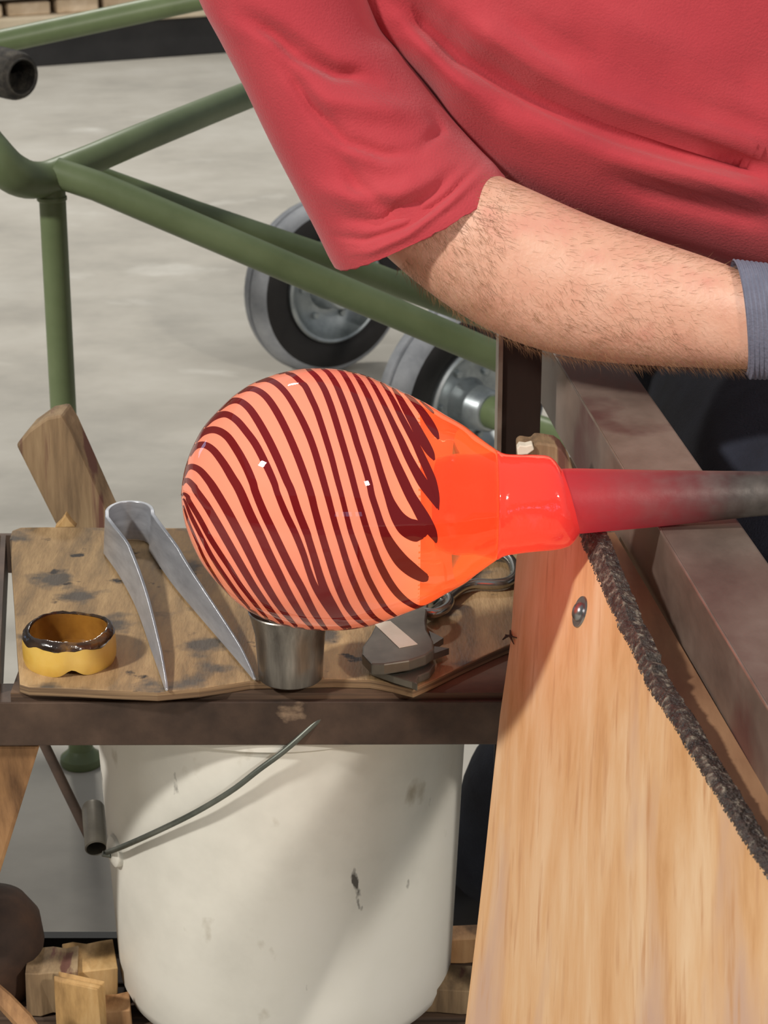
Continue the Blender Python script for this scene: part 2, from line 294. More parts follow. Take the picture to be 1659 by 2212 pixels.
# ------------------------------------------------------------------ green tube cart with its wheels
def cart():
    base = atz(180, 1665, 0)
    t = thing('tube_cart', base, 'green painted steel tube cart with large rubber wheels behind the glass', 'cart')
    g = M['green']
    bend = [at(-260, 60, 3.9), at(-170, 140, 3.3), at(-90, 235, 2.9), at(-25, 320, 2.83), at(30, 376, 2.83), at(90, 388, 2.86), at(170, 356, 2.9), at(330, 288, 3.02), at(560, 196, 3.32), at(800, 108, 3.75), at(900, 40, 4.0), at(880, -50, 4.15), at(800, -79, 4.21)]
    pts = spline([tuple(p) for p in bend], 62); rad = [lerp([0, 0.34, 0.52, 1], [0.0235, 0.0255, 0.0195, 0.019], i / 61) for i in range(62)]
    V, F = tube([Vector(p) for p in pts], rad, 24)
    obj('bent_tube', V, F, g, t)
    V, F = tube([at(120, 372, 2.87), at(210, 402, 2.86), at(640, 585, 2.86), at(1210, 829, 2.86)], 0.0195, 24); obj('diagonal_tube', V, F, g, t)
    V, F = tube([at(190, 380, 2.98), at(420, 462, 3.06), at(720, 562, 3.16), at(1010, 672, 3.3), at(1150, 720, 3.4)], 0.0185, 24); obj('rear_tube', V, F, g, t)
    V, F = tube([at(-260, 120, 3.92), at(0, 90, 4.0), at(430, -2, 4.1), at(760, -70, 4.2)], 0.0205, 24); obj('upper_tube', V, F, g, t)
    p = at(112, 405, 2.87)
    V, F = tube([p, Vector((p.x, p.y, 0.02))], 0.0172, 24); obj('leg', V, F, g, t)
    V, F = lathe((p.x, p.y, 0), (0, 0, 1), [(0.0, 0.028), (0.004, 0.03), (0.012, 0.029), (0.018, 0.022), (0.024, 0.017)], 28); obj('foot', V, F, g, t)
    # weld beads round the joint
    for (q, ax, r) in ((at(112, 428, 2.87), Vector((0, 0, 1)), 0.0182),):
        V, F = lathe(q, ax, [(-0.004, r - 0.001), (-0.002, r + 0.0012), (0.002, r + 0.0012), (0.004, r - 0.001)], 24, False, False); obj('weld_bead', V, F, g, t)
    # the open rubber-sleeved pipe end under the upper tube
    c = at(46, 166, 3.62); n = Vector((0.72, -0.69, -0.03)).normalized(); s = 1 / scale_at(c)
    ro, ri = 54 * s, 38 * s
    V, F = lathe(c, n, [(-0.34, ro), (-0.05, ro), (-0.03, ro * 1.0), (-0.012, ro * 0.98), (-0.003, ro * 0.9), (0.0, ri * 1.08), (0.004, ri * 1.06), (0.004, ri * 0.97), (-0.10, ri * 0.93)], 36, True, True)
    o = obj('pipe_sleeve', V, F, M['rubber_grip'], t); o['label'] = 'black rubber sleeve on an open pipe end'
    # wheels
    def wheel(px, py, Y, yaw, axle):
        c = at(px, py, Y); c.z = 0.192; n = Vector((math.sin(yaw), -math.cos(yaw), 0)); rr = 0.192; W = 0.085
        # tyre carcass
        prof = [(-W, 0.118), (-W, 0.15), (-W + 0.006, 0.176), (-W + 0.016, 0.188), (-0.052, rr), (-0.046, rr), (-0.044, rr - 0.006), (-0.039, rr - 0.006), (-0.037, rr), (-0.026, rr - 0.001), (-0.012, 0.184), (-0.004, 0.172), (0.0, 0.155), (0.0, 0.128), (-0.012, 0.112)]
        V, F = lathe(c, n, prof, 64, False, False)
        wh = obj('wheel', V, F, [M['tyre'], M['tread']], t)
        for pgn in wh.data.polygons:
            q = Vector(pgn.center) + wloc(wh) - c; h = q.dot(n); rad = (q - n * h).length
            if rad > 0.1755 and -W + 0.002 < h < -0.004: pgn.material_index = 1
        # zinc rim and hub
        prof = [(-0.030, 0.002), (-0.030, 0.05), (-0.028, 0.078), (-0.018, 0.09), (-0.012, 0.1), (0.004, 0.108), (0.006, 0.113), (0.002, 0.117), (-0.02, 0.116)]
        V, F = lathe(c, n, prof, 56, True, False); obj('rim', V, F, M['zinc'], wh)
        V, F = lathe(c, n, [(-0.03, 0.05), (-0.016, 0.042), (0.03, 0.038), (0.034, 0.034), (0.035, 0.022)], 40, False, True); obj('hub', V, F, M['zinc'], wh)
        a = n.orthogonal().normalized(); b = n.cross(a)
        for k in range(6):
            tt = k * math.pi / 3 + 0.3; q = c + (a * math.cos(tt) + b * math.sin(tt)) * 0.068 + n * -0.028
            V, F = lathe(q, n, [(0, 0.0075), (0.006, 0.0075), (0.008, 0.006)], 6); obj('bolt', V, F, M['zinc'], wh, smooth=False)
        if axle:
            V, F = lathe(c, n, [(0.03, 0.03), (0.075, 0.03), (0.078, 0.028)], 32); obj('axle_end', V, F, g, wh)
            q = c + Vector((0, 0, 0)); V, F = tube([c + n * 0.07, c + n * 0.30], 0.022, 20); obj('axle', V, F, g, wh)
            V, F = tube([c + n * 0.29, at(1195, 823, 2.86)], 0.018, 16); obj('strut', V, F, g, t)
    wheel(727, 640, 4.72, R(34), False)
    wheel(1034, 890, 3.9, R(42), True)
    V, F = tube([at(735, 628, 4.80), at(900, 598, 4.5), at(1100, 600, 4.0), at(1200, 660, 3.5), at(1150, 720, 3.4)], 0.017, 16, smooth_n=30); obj('wheel_stay', V, F, g, t)
cart()

# ------------------------------------------------------------------ bench with its rail, post, plank and shield board
ZR = 0.80
def bench():
    a, b = atz(1205, 780, ZR), atz(1659, 1530, ZR); d = (a - b).normalized(); d.z = 0
    far, near = b + d * 1.12, b - d * 0.55
    side = Vector((d.y, -d.x, 0)).normalized()
    if side.x < 0: side = -side
    t = thing('glass_bench', (far.x, far.y, 0), "glassblower's steel bench with a brown rail and birch apron board at right", 'bench')
    wd, ht = 0.068, 0.073; up = Vector((0, 0, 1))
    V, F = box((far + near) / 2 + side * wd / 2 - up * ht / 2, (far - near) / 2, side * wd / 2, up * ht / 2)
    o = obj('rail', V, F, M['rail'], t, bevel=0.0022, smooth=False); o['label'] = 'brown worn square steel rail carrying the pipe'
    V, F = tube([far + side * 0.0008 - up * 0.0008, near + side * 0.0008 - up * 0.0008], 0.0011, 8); obj('worn_edge', V, F, M['edge_steel'], t)
    V, F = tube([far + side * 0.0012 - up * (ht - 0.001), near + side * 0.0012 - up * (ht - 0.001)], 0.0013, 8); obj('worn_edge', V, F, M['edge_steel'], t)
    # vertical post near the far end, an angle section
    pc = at(1125, 860, 2.16); w2 = 43 / scale_at(pc)
    V, F = box((pc.x, pc.y, 0.425), (w2, 0, 0), (0, 0.0025, 0), (0, 0, 0.425)); obj('post', V, F, M['dark_post'], t, smooth=False)
    V, F = box((pc.x - w2 - 0.0012, pc.y + 0.02, 0.62), (0.0022, 0, 0), (0, 0.026, 0), (0, 0, 0.23)); obj('post_flange', V, F, M['edge_steel'], t, smooth=False)
    nearleg = near + d * 0.1 + side * 0.034
    V, F = box((nearleg.x, nearleg.y, (ZR - ht) / 2), (0.025, 0, 0), (0, 0.025, 0), (0, 0, (ZR - ht) / 2)); obj('post', V, F, M['dark_post'], t, smooth=False)
    # seat on the far right, hidden behind the lap
    V, F = box((0.62, 2.60, 0.44), (0.42, 0, 0), (0, 0.26, 0), (0, 0, 0.02)); obj('seat', V, F, M['under_ply'], t, smooth=False, bevel=0.004)
    for (x, y) in ((0.26, 2.4), (1.0, 2.4), (0.26, 2.82), (1.0, 2.82)):
        V, F = box((x, y, 0.21), (0.02, 0, 0), (0, 0.02, 0), (0, 0, 0.21)); obj('seat_leg', V, F, M['dark_post'], t, smooth=False)
    # apron board
    p0 = at(1115, 1200, 1.85); e = Vector((-0.143, -1.1, -1)); h = Vector((math.sin(R(10)), -math.cos(R(10)), 0)); n = h.cross(e).normalized()
    if n.dot(CAM - p0) < 0: n = -n
    edge_r = [(1206, 1120), (1235, 1140), (1257, 1166), (1290, 1240), (1312, 1290), (1330, 1330), (1338, 1352), (1358, 1388), (1378, 1430), (1400, 1480), (1412, 1497), (1440, 1540), (1468, 1582), (1500, 1638), (1540, 1702), (1580, 1768), (1606, 1812), (1640, 1862), (1675, 1915), (1740, 2015)]
    jag = [(x + random.uniform(-2, 2), y) for x, y in [(lerp([q[1] for q in edge_r], [q[0] for q in edge_r], yy), yy) for yy in range(1170, 1905, 13)]]
    right = [(1150, 1122), (1206, 1126), (1238, 1140), (1256, 1158)] + jag + [(1740, 2015), (2000, 2420)]
    left = [(975, 2480), (1005, 2212), (1018, 2105), (1031, 2000), (1046, 1866), (1060, 1730), (1073, 1610), (1080, 1545), (1091, 1470), (1103, 1385), (1109, 1290), (1116, 1200)]
    poly = [onplane(x, y, p0, n) for x, y in right + left]
    V, F = prism(poly, -n * 0.015)
    brd = obj('apron_board', V, F, M['birch'], t, smooth=False); brd['label'] = 'large tan birch board with wavy grain, sloping to the front'
    # varnished plank between the board and the rail
    ex = lambda yy: lerp([q[1] for q in edge_r], [q[0] for q in edge_r], yy)
    ys = [1150, 1200, 1260, 1320, 1380, 1440, 1500, 1560, 1640, 1720, 1800, 1900, 2000]
    P = [atz(ex(y) + 12, y, 0.742) for y in ys] + [atz(1316 + 0.584 * (y - 1130), y, 0.742) for y in reversed(ys)]
    V, F = prism(P, -up * 0.005); o = obj('side_plank', V, F, M['plank'], t, smooth=False); o['label'] = 'narrow varnished brown plank below the rail'
    # charred gritty edge along the upper right side of the board
    cl = [onplane(x, y, p0, n) for x, y in [(1250, 1145)] + jag + [(1700, 1955)]]
    rings = []
    for i, q in enumerate(cl):
        tt = (cl[min(i + 1, len(cl) - 1)] - cl[max(i - 1, 0)]).normalized(); s2 = tt.cross(n).normalized()
        if s2.x < 0: s2 = -s2
        wpx = lerp([0, 10, 22, 38, 60], [42, 36, 26, 20, 12], i) + 5 * noise.noise(Vector((i * 0.8, 5.2, 0))); wm = wpx / scale_at(q)
        ring = []
        for (u, v) in ((-0.002, 0.0), (0.12, 0.0004), (0.4, 0.0), (0.7, -0.0008), (1.0, -0.002), (1.03, -0.014), (-0.003, -0.0145)):
            jit = 0.0
            ring.append(q + s2 * (u * wm if u > 0 else u) + n * (v + (jit if u > 0 else 0)))
        rings.append(ring)
    V, F = loft(rings); o = obj('charred_edge', V, F, M['char'], brd, smooth=False); o['label'] = 'dark gritty charred edge of the board'
    sub = o.modifiers.new('sub', 'SUBSURF'); sub.levels = sub.render_levels = 4; sub.subdivision_type = 'SIMPLE'
    tex = bpy.data.textures.new('grit', 'CLOUDS'); tex.noise_scale = 0.0019; dm = o.modifiers.new('grit', 'DISPLACE'); dm.texture = tex; dm.strength = 0.0018; dm.texture_coords = 'LOCAL'
    # screw
    q = onplane(1254, 1322, p0, n); sr = 35 / scale_at(q)
    V, F = lathe(q, n, [(-0.004, sr), (0.0008, sr), (0.0015, sr * 0.97)], 32); scw = obj('washer', V, F, M['screw'], brd)
    V, F = lathe(q + n * 0.001, n, [(0, sr * 0.62), (0.002, sr * 0.60), (0.0042, sr * 0.42), (0.0052, sr * 0.2), (0.0054, 0.0004)], 28); obj('screw_head', V, F, M['screw'], brd)
    # splintered dark scratch on the board's left edge
    for (x0, y0, x1, y1) in ((1088, 1382, 1108, 1372), (1104, 1362, 1112, 1392), (1094, 1372, 1118, 1378)):
        a1, a2 = onplane(x0, y0, p0, n) + n * 0.0008, onplane(x1, y1, p0, n) + n * 0.0008
        V, F = tube([a1, (a1 + a2) / 2 + n * 0.0015, a2], [0.0006, 0.0011, 0.0004], 6); obj('splinter', V, F, M['rusty'], brd)
    # rough block end behind the hot neck
    bpts = [(1118, 968), (1126, 962), (1150, 966), (1158, 956), (1176, 958), (1200, 962), (1214, 972), (1232, 1000), (1246, 1040), (1225, 1130), (1122, 1130)]
    V, F = prism([at(x, y, 1.93) for x, y in bpts], (0, 0.03, 0)); o = obj('block_end', V, F, M['grey_wood'], t, smooth=False, bevel=0.002); o['label'] = 'rough splintered wooden block end'
    V, F = prism([at(x, y, 1.926) for x, y in [(1117, 970), (1122, 962), (1136, 964), (1150, 960), (1154, 972), (1140, 982), (1118, 984)]], (0, 0.012, 0.0)); obj('white_chip', V, F, M['tape'], t, smooth=False, bevel=0.001)
    c = at(1180, 1100, 1.945); V, F = box((c.x, c.y, c.z / 2), (0.022, 0, 0), (0, 0.014, 0), (0, 0, c.z / 2)); obj('block_post', V, F, M['grey_wood'], t, smooth=False)
bench()

# ------------------------------------------------------------------ side table
ZT = 0.63
YF = 1.768
def side_table():
    c = atz(540, 1490, ZT)
    t = thing('side_table', (c.x, 1.95, 0), 'low rusty steel side table with a slatted lower shelf under the tools', 'table')
    up = Vector((0, 0, 1))
    xl, xr = at(-40, 1560, YF).x - 1.0, at(1130, 1560, YF).x + 0.06
    zt, zb = at(540, 1519, YF).z, at(540, 1613, YF).z
    YB = 2.17
    rs = M['rust_steel']
    V, F = box(((xl + xr) / 2, YF + 0.003, (zt + zb) / 2), ((xr - xl) / 2, 0, 0.002), (0, 0.003, 0), (0, 0, (zt - zb) / 2)); o = obj('front_bar', V, F, rs, t, smooth=False, bevel=0.0012); o['label'] = 'dark rusty flat steel bar along the front'
    V, F = box(((xl + xr) / 2, YF + 0.022, zt - 0.003), ((xr - xl) / 2, 0, 0), (0, 0.018, 0), (0, 0, 0.003)); obj('front_flange', V, F, rs, t, smooth=False)
    V, F = box(((xl + xr) / 2, YB, (zt + zb) / 2), ((xr - xl) / 2, 0, 0), (0, 0.003, 0), (0, 0, (zt - zb) / 2)); obj('back_bar', V, F, rs, t, smooth=False)
    # raised left side bar
    a, b = at(6, 1512, YF + 0.02), atz(16, 1160, ZT + 0.004)
    V, F = bar((a.x - 0.004, a.y, ZT - 0.015), (b.x - 0.004, b.y, ZT - 0.015), 0.005, 0.042); obj('side_bar', V, F, rs, t, smooth=False)
    V, F = bar((xr, YF, ZT - 0.03), (xr, YB, ZT - 0.03), 0.005, 0.04); obj('side_bar', V, F, rs, t, smooth=False)
    # under plywood
    x0, x1 = at(22, 1508, YF + 0.003).x, xr - 0.004
    V, F = box(((x0 + x1) / 2, (YF + YB) / 2 + 0.002, zt + 0.0035), ((x1 - x0) / 2, 0, 0), (0, (YB - YF) / 2 - 0.004, 0), (0, 0, 0.0035)); o = obj('under_board', V, F, M['under_ply'], t, smooth=False); o['label'] = 'dark brown layered plywood under the loose board'
    # low tray added out of view at the left to shade the floor
    V, F = box((-0.98, 2.11, zb + 0.006), (0.46, 0, 0), (0, 0.335, 0), (0, 0, 0.004)); obj('shade_tray', V, F, M['under_ply'], t, smooth=False)
    # legs at the back and hidden front right
    for (x, y) in ((xl + 0.02, 2.42), (-0.56, 2.42), (xl + 0.02, YF + 0.02), (-0.09, YB + 0.002), (xr - 0.02, YB - 0.02), (xr - 0.012, YF + 0.03)):
        V, F = box((x, y, zb / 2), (0.015, 0, 0), (0, 0.003, 0), (0, 0, zb / 2)); obj('leg', V, F, rs, t, smooth=False)
    # leaning wooden brace at the left
    e0, e1 = at(85, 1612, 1.80), at(-42, 2020, 1.86); f0, f1 = at(-60, 1612, 1.80), at(-190, 2020, 1.86)
    k = (e0.z) / (e0.z - e1.z)
    P = [e0, e0 + (e1 - e0) * k * 0.999, f0 + (f1 - f0) * k * 0.999, f0]
    V, F = prism(P, (0, 0.035, 0)); o = obj('brace', V, F, M['brace_wood'], t, smooth=False, bevel=0.003); o['label'] = 'leaning tan timber brace at the left'
    # rusty rod and short tube beside the bucket
    V, F = tube([at(92, 1600, 2.06), at(140, 1700, 2.06), at(196, 1815, 2.06)], 0.0052, 12); obj('brace_rod', V, F, mat('faded_rod', [srgb(70, 62, 56), srgb(104, 84, 72)], 0.8, scale=30), t)
    tb0, tb1 = at(192, 1742, 2.03), at(208, 1832, 1.99); n = (tb1 - tb0).normalized(); n = (n + Vector((0, -0.55, 0))).normalized()
    V, F = lathe(tb1, n, [(-0.055, 0.0105), (-0.052, 0.0115), (0, 0.0112), (0.001, 0.0098), (-0.03, 0.0092)], 24); obj('tube_end', V, F, M['tool_steel'], t)
    # lower shelf: a black cross bar and dark slats
    ZL = 0.231
    a, b = at(60, 2098, 2.12), at(240, 2064, 2.12)
    V, F = box(((xl + xr) / 2, 2.004, ZL - 0.006), ((xr - xl) / 2, 0, 0), (0, 0.006, 0), (0, 0, 0.02)); obj('cross_bar', V, F, M['black_steel'], t, smooth=False)
    V, F = box(((xl + xr) / 2, 1.80, ZL - 0.034), ((xr - xl) / 2, 0, 0), (0, 0.006, 0), (0, 0, 0.018)); obj('cross_bar', V, F, M['black_steel'], t, smooth=False)
    for i in range(3):
        y = 1.814 + i * 0.061
        V, F = box(((xl + xr) / 2, y + 0.028, ZL - 0.008), ((xr - xl) / 2 - 0.003, 0, 0), (0, 0.028, 0), (0, 0, 0.008)); obj('slat', V, F, M['under_ply'], t, smooth=False, bevel=0.002)
    return t
side_table()

# loose plywood board on top of the table
def loose_board():
    near = [(42, 1478), (62, 1484), (150, 1487), (250, 1492), (340, 1496), (430, 1488), (540, 1471), (640, 1469), (720, 1467), (800, 1469), (850, 1478), (893, 1489), (940, 1468), (1000, 1438), (1060, 1410), (1092, 1396), (1180, 1360)]
    far = [(1220, 1180), (1100, 1150), (700, 1140), (330, 1140), (100, 1138), (44, 1139), (26, 1146), (20, 1165)]
    edge = [(30, 1300), (36, 1400)]
    P = [atz(x, y, ZT) for x, y in near + far + edge]
    V, F = prism(P, (0, 0, -0.0085))
    o = obj('plywood_board', V, F, [M['old_ply'], M['ply_edge']], smooth=False, bevel=0.0012)
    for pg in o.data.polygons:
        if abs(pg.normal.z) < 0.5: pg.material_index = 1
    tag(o, 'stained worn plywood board lying on the side table under the tools', 'board')
loose_board()

# timber stub behind the table
def timber():
    Y = 2.225
    top_l, top_r = at(34, 962, Y), at(132, 896, Y); bl, br = at(122, 1138, Y), at(232, 1108, Y)
    dl = (bl - top_l); k = (top_l.z - 0.0) / (top_l.z - bl.z)
    low_l = top_l + dl * k; low_r = top_r + (br - top_r) * ((top_r.z) / (top_r.z - br.z))
    low_l = top_l + (at(122, 1138, Y) - top_l) * 1.9; low_r = low_l + (top_r - top_l) * 1.05
    P = [top_l, at(60, 935, Y) + Vector((0, 0, 0.002)), at(100, 902, Y), top_r, at(150, 925, Y), br, low_r, low_l]
    V, F = prism(P, (0.004, 0.042, 0))
    o = obj('timber_offcut', V, F, M['grey_wood'], smooth=False, bevel=0.003)
    tag(o, 'weathered timber offcut standing behind the far left corner of the board', 'timber')
    P = [atz(118, 1142, ZT + 0.001), atz(164, 1142, ZT + 0.001), at(152, 1131, 2.19), at(141, 1113, 2.19), at(130, 1128, 2.19)]
    V, F = prism([at(x, y, 2.165) for x, y in [(118, 1140), (164, 1140), (152, 1128), (141, 1112), (130, 1128)]], (0, 0.012, 0))
    o = obj('wood_chip', V, F, M['tan_wood'], smooth=False, bevel=0.001); tag(o, 'small pointed tan wood chip at the far edge of the board', 'wood chip')
timber()

# ------------------------------------------------------------------ bucket
def bucket():
    c = Vector((-0.0968, 1.952, 0.231)); H = 0.345; rb, rt = 0.1618, 0.1768
    t = thing('bucket', c, 'white plastic bucket with a wire handle under the side table', 'bucket')
    rr = lambda z: rb + (rt - rb) * z / H
    prof = [(0.0, 0.002), (0.0, rb - 0.022), (0.003, rb - 0.012), (0.010, rb - 0.003), (0.022, rr(0.022))] + [(z, rr(z)) for z in (0.06, 0.12, 0.18, 0.24, 0.29)] + [(0.31, rr(0.31)), (0.334, rr(0.334)), (0.335, rr(0.334) + 0.005), (H, rr(H) + 0.005), (H, rr(H) - 0.002), (0.30, rr(0.3) - 0.003), (0.02, rb - 0.004), (0.012, 0.002)]
    V, F = lathe(c, (0, 0, 1), prof, 96); obj('body', V, F, M['bucket'], t, angle=50)
    # ears
    pts = [(230, 1842), (262, 1830), (330, 1800), (420, 1756), (500, 1708), (560, 1662), (620, 1617), (700, 1545)]
    Pw = []
    for i, (x, y) in enumerate(pts):
        # closest surface of the bucket plus a stand-off
        d = ray(x, y); best = None
        for k in range(400):
            q = CAM + d * (1.6 + k * 0.002); f = math.hypot(q.x - c.x, q.y - c.y) - rr(q.z - c.z) - 0.010
            if best is None or f < best[0]: best = (f, q)
            if f <= 0: break
        Pw.append(best[1])
    V, F = tube(Pw, 0.0026, 12, smooth_n=40); obj('bail', V, F, M['wire'], t)
    s = Pw[0]; out = Vector((s.x - c.x, s.y - c.y, 0)).normalized()
    V, F = tube([s + out * 0.004, s - out * 0.006 + Vector((0.002, -0.002, -0.004)), s - out * 0.012], 0.0028, 10); obj('bail_end', V, F, M['wire'], t)
    V, F = lathe(s - out * 0.012, out, [(0, 0.016), (0.006, 0.015), (0.009, 0.009)], 20); obj('ear', V, F, M['bucket'], t)
bucket()

# scraps and the pot on the lower shelf
def scraps():
    ZL = 0.231
    def chunk(name, px, py, w, d, h, rot, m, label, cat, group=None, tilt=0.0):
        c = atz(px, py, ZL); rz = Matrix.Rotation(R(rot), 3, 'Z') @ Matrix.Rotation(R(tilt), 3, 'Y')
        prof = []
        rnd = random.Random(px * 7 + py)
        n = 4; rings = []
        for i in range(5):
            u = -0.5 + i / 4; ring = []
            for j in range(n):
                a = 2 * math.pi * j / n + math.pi / 4; k = 1.2 + 0.22 * rnd.random()
                ring.append(c + rz @ Vector((u * w * (1 + 0.12 * (rnd.random() - .5)), math.cos(a) * d / 2 * k, h / 2 + math.sin(a) * h / 2 * k)))
            rings.append(ring)
        V, F = loft(rings); zmin = min(v.z for v in V)
        V = [Vector((v.x, v.y, v.z + ZL + 0.001 - zmin)) for v in V]
        o = obj(name, V, F, m, smooth=False, bevel=0.001); tag(o, label, cat, group); return o
    g = 'wood scraps on the lower shelf'
    chunk('wood_scrap', 118, 2168, 0.05, 0.05, 0.05, 5, M['grey_wood'], 'grey-brown wood scrap between the rusty pot and the bucket', 'wood scrap', g)
    chunk('wood_scrap', 196, 2150, 0.05, 0.06, 0.045, 12, M['tan_wood'], 'splintered pale tan wood scrap against the bucket base', 'wood scrap', g)
    chunk('wood_scrap', 226, 2206, 0.05, 0.035, 0.02, 8, M['brace_wood'], 'orange-tan wood scrap nearest the bucket base at left', 'wood scrap', g)
    chunk('wood_scrap', 176, 2225, 0.012, 0.05, 0.055, 70, M['tan_wood'], 'thin upright tan splinter in front of the grey-brown scrap', 'wood scrap', g)
    chunk('wood_scrap', 1000, 2070, 0.09, 0.03, 0.03, 4, M['brace_wood'], 'brown wood scrap right of the bucket base, the farther one', 'wood scrap', g)
    chunk('wood_scrap', 1000, 2165, 0.09, 0.05, 0.028, -6, M['grey_wood'], 'dull wood scrap right of the bucket base, the nearer one', 'wood scrap', g)
    c = atz(10, 2150, ZL); c = Vector((c.x - 0.012, c.y + 0.01, ZL))
    V, F = lathe(c, (0, 0, 1), [(0.0, 0.002), (0.001, 0.038), (0.02, 0.046), (0.055, 0.052), (0.08, 0.049), (0.098, 0.037), (0.108, 0.018), (0.111, 0.012), (0.117, 0.012), (0.119, 0.002)], 40)
    tag(obj('rusty_pot', V, F, M['rusty'], angle=60), 'dark rusty round pot at the lower left corner', 'pot')
    V, F = bar(at(-30, 2120, 1.79), at(90, 2262, 1.77), 0.016, 0.012)
    V, F = tube([at(-40, 2118, 1.80), at(10, 2162, 1.795), at(50, 2204, 1.79), at(110, 2290, 1.78)], [0.008, 0.0085, 0.009, 0.008], 8)
    tag(obj('wooden_stick', V, F, M['brace_wood'], smooth=False), 'pale wooden stick slanting across the lower left corner', 'stick')
scraps()

# ------------------------------------------------------------------ tools on the board
def wax_ring():
    c = atz(151, 1424, ZT); s = scale_at(c + Vector((0, 0, 0.02))); r = 101 / s
    t = thing('wax_ring', c, 'yellow beeswax ring with a burnt black rim at the near left corner', 'wax ring')
    N = 72; H = 0.041
    rows = [(0.0, 0.80), (0.0, 0.955), (0.004, 0.99), (0.012, 1.0), (0.0242, 0.995)]
    rim = [(0.0242, 0.995), (0.0262, 0.985), (0.0282, 0.955), (0.030, 0.91), (0.031, 0.87), (0.031, 0.84), (0.0292, 0.82)]
    inn = [(0.0292, 0.82), (0.025, 0.80), (0.012, 0.78), (0.006, 0.74), (0.005, 0.01)]
    def ring(h, k, burnt=False):
        out = []
        for j in range(N):
            a = 2 * math.pi * j / N
            dz = 0.0; kr = k
            da = math.atan2(math.sin(a - (-math.pi / 2 + 0.18)), math.cos(a - (-math.pi / 2 + 0.18)))
            if h < 0.014: dz = 0.0065 * math.exp(-(da / 0.2) ** 2) * (1 if k > 0.9 else 1)
            if 0.003 < h < 0.03 and k > 0.9: kr -= 0.03 * math.exp(-((da - 0.05) / 0.16) ** 2)
            wob = 0.012 * noise.noise(Vector((math.cos(a) * 2.1, math.sin(a) * 2.1, h * 60)))
            if h == 0.0242: dz += 0.0035 * noise.noise(Vector((math.cos(a) * 3, math.sin(a) * 3, 9.1)))
            if burnt: dz += 0.0012 * noise.noise(Vector((math.cos(a) * 6, math.sin(a) * 6, h * 90)))
            out.append(c + Vector((math.cos(a) * r * (kr + wob), math.sin(a) * r * (kr + wob), h + dz + (0.0012 * math.sin(3 * a + 1) if h > 0.02 else 0))))
        return out
    V, F = loft([ring(*q) for q in rows], False, False); obj('wax_body', V, F, M['wax'], t)
    V, F = loft([ring(h, k, True) for h, k in rim], False, False); obj('burnt_rim', V, F, M['wax_burnt'], t)
    V, F = loft([ring(*q) for q in inn], False, True); obj('inner_wall', V, F, M['wax_in'], t)
wax_ring()

def tweezers():
    # strip on edge: path on the board from left tip round the bow to the right tip
    tipL, tipR = atz(359, 1495, ZT), atz(549, 1471, ZT)
    loopc = atz(271, 1180, ZT); rl = 50 / scale_at(loopc)
    zb = ZT + 0.0012
    lft = [(359, 1494), (330, 1410), (297, 1316), (262, 1248), (228, 1196)]
    rgt = [(326, 1190), (374, 1262), (440, 1342), (500, 1412), (549, 1471)]
    PL = [atz(x, y, zb) for x, y in lft]; PR = [atz(x, y, zb) for x, y in rgt]
    a0, a1 = PL[-1], PR[0]; mid = (a0 + a1) / 2; rad = (a1 - a0).length / 2
    arc = []
    for k in range(1, 20):
        th = math.pi - k / 20 * math.pi
        arc.append(mid + Vector((math.cos(th) * rad * (1.0 + 0.10 * math.sin(th)), math.sin(th) * rad * 1.5 + 0.004, 0)))
    path = [Vector(p) for p in spline([tuple(p) for p in PL], 30)] + arc + [Vector(p) for p in spline([tuple(p) for p in PR], 30)]
    n = len(path); rings = []
    for i, p in enumerate(path):
        u = i / (n - 1); s = abs(u - 0.5) * 2
        hh = lerp([0, 0.24, 0.3, 0.6, 0.85, 0.97, 1.0], [0.040, 0.040, 0.035, 0.021, 0.011, 0.0045, 0.0022], s)
        th = lerp([0, 0.3, 1.0], [0.0016, 0.0021, 0.0012], s)
        t = (path[min(i + 1, n - 1)] - path[max(i - 1, 0)]).normalized(); sd = Vector((t.y, -t.x, 0))
        lift = lerp([0, 0.3, 0.6, 1.0], [0.0, 0.0, 0.0, 0.0], s)
        b = p + Vector((0, 0, lift)); be = R(lerp([0, 0.24, 0.4, 1.0], [0, 3, 22, 30], s)); hv = Vector((math.sin(be), 0, math.cos(be))) * hh
        sd = t.cross(hv).normalized()
        b = b + Vector((0, 0, th * abs(math.sin(be))))
        rings.append([b + sd * th, b - sd * th, b - sd * th + hv, b + sd * th + hv])
    V, F = loft(rings)
    o = obj('steel_tweezers', V, F, M['steel'], angle=35, bevel=0.0005); tag(o, 'large bent steel tweezers lying open on the plywood board', 'tweezers')
tweezers()

def steel_cup():
    c = atz(628, 1464, ZT); s = scale_at(c + Vector((0, 0, 0.03)))
    pr = [(0.0, 66 / s), (0.0015, 70 / s), (0.02, 72 / s), (0.042, 76 / s), (0.055, 84 / s), (0.063, 90 / s), (0.064, 88 / s), (0.05, 70 / s), (0.004, 60 / s), (0.004, 0.001)]
    V, F = lathe(c + Vector((0, 0, 0.0005)), (0, 0, 1), [(0, 0.001)] + pr, 48)
    tag(obj('steel_cup', V, F, M['cup_steel'], angle=45), 'scuffed round steel cup standing under the striped glass', 'cup')
steel_cup()

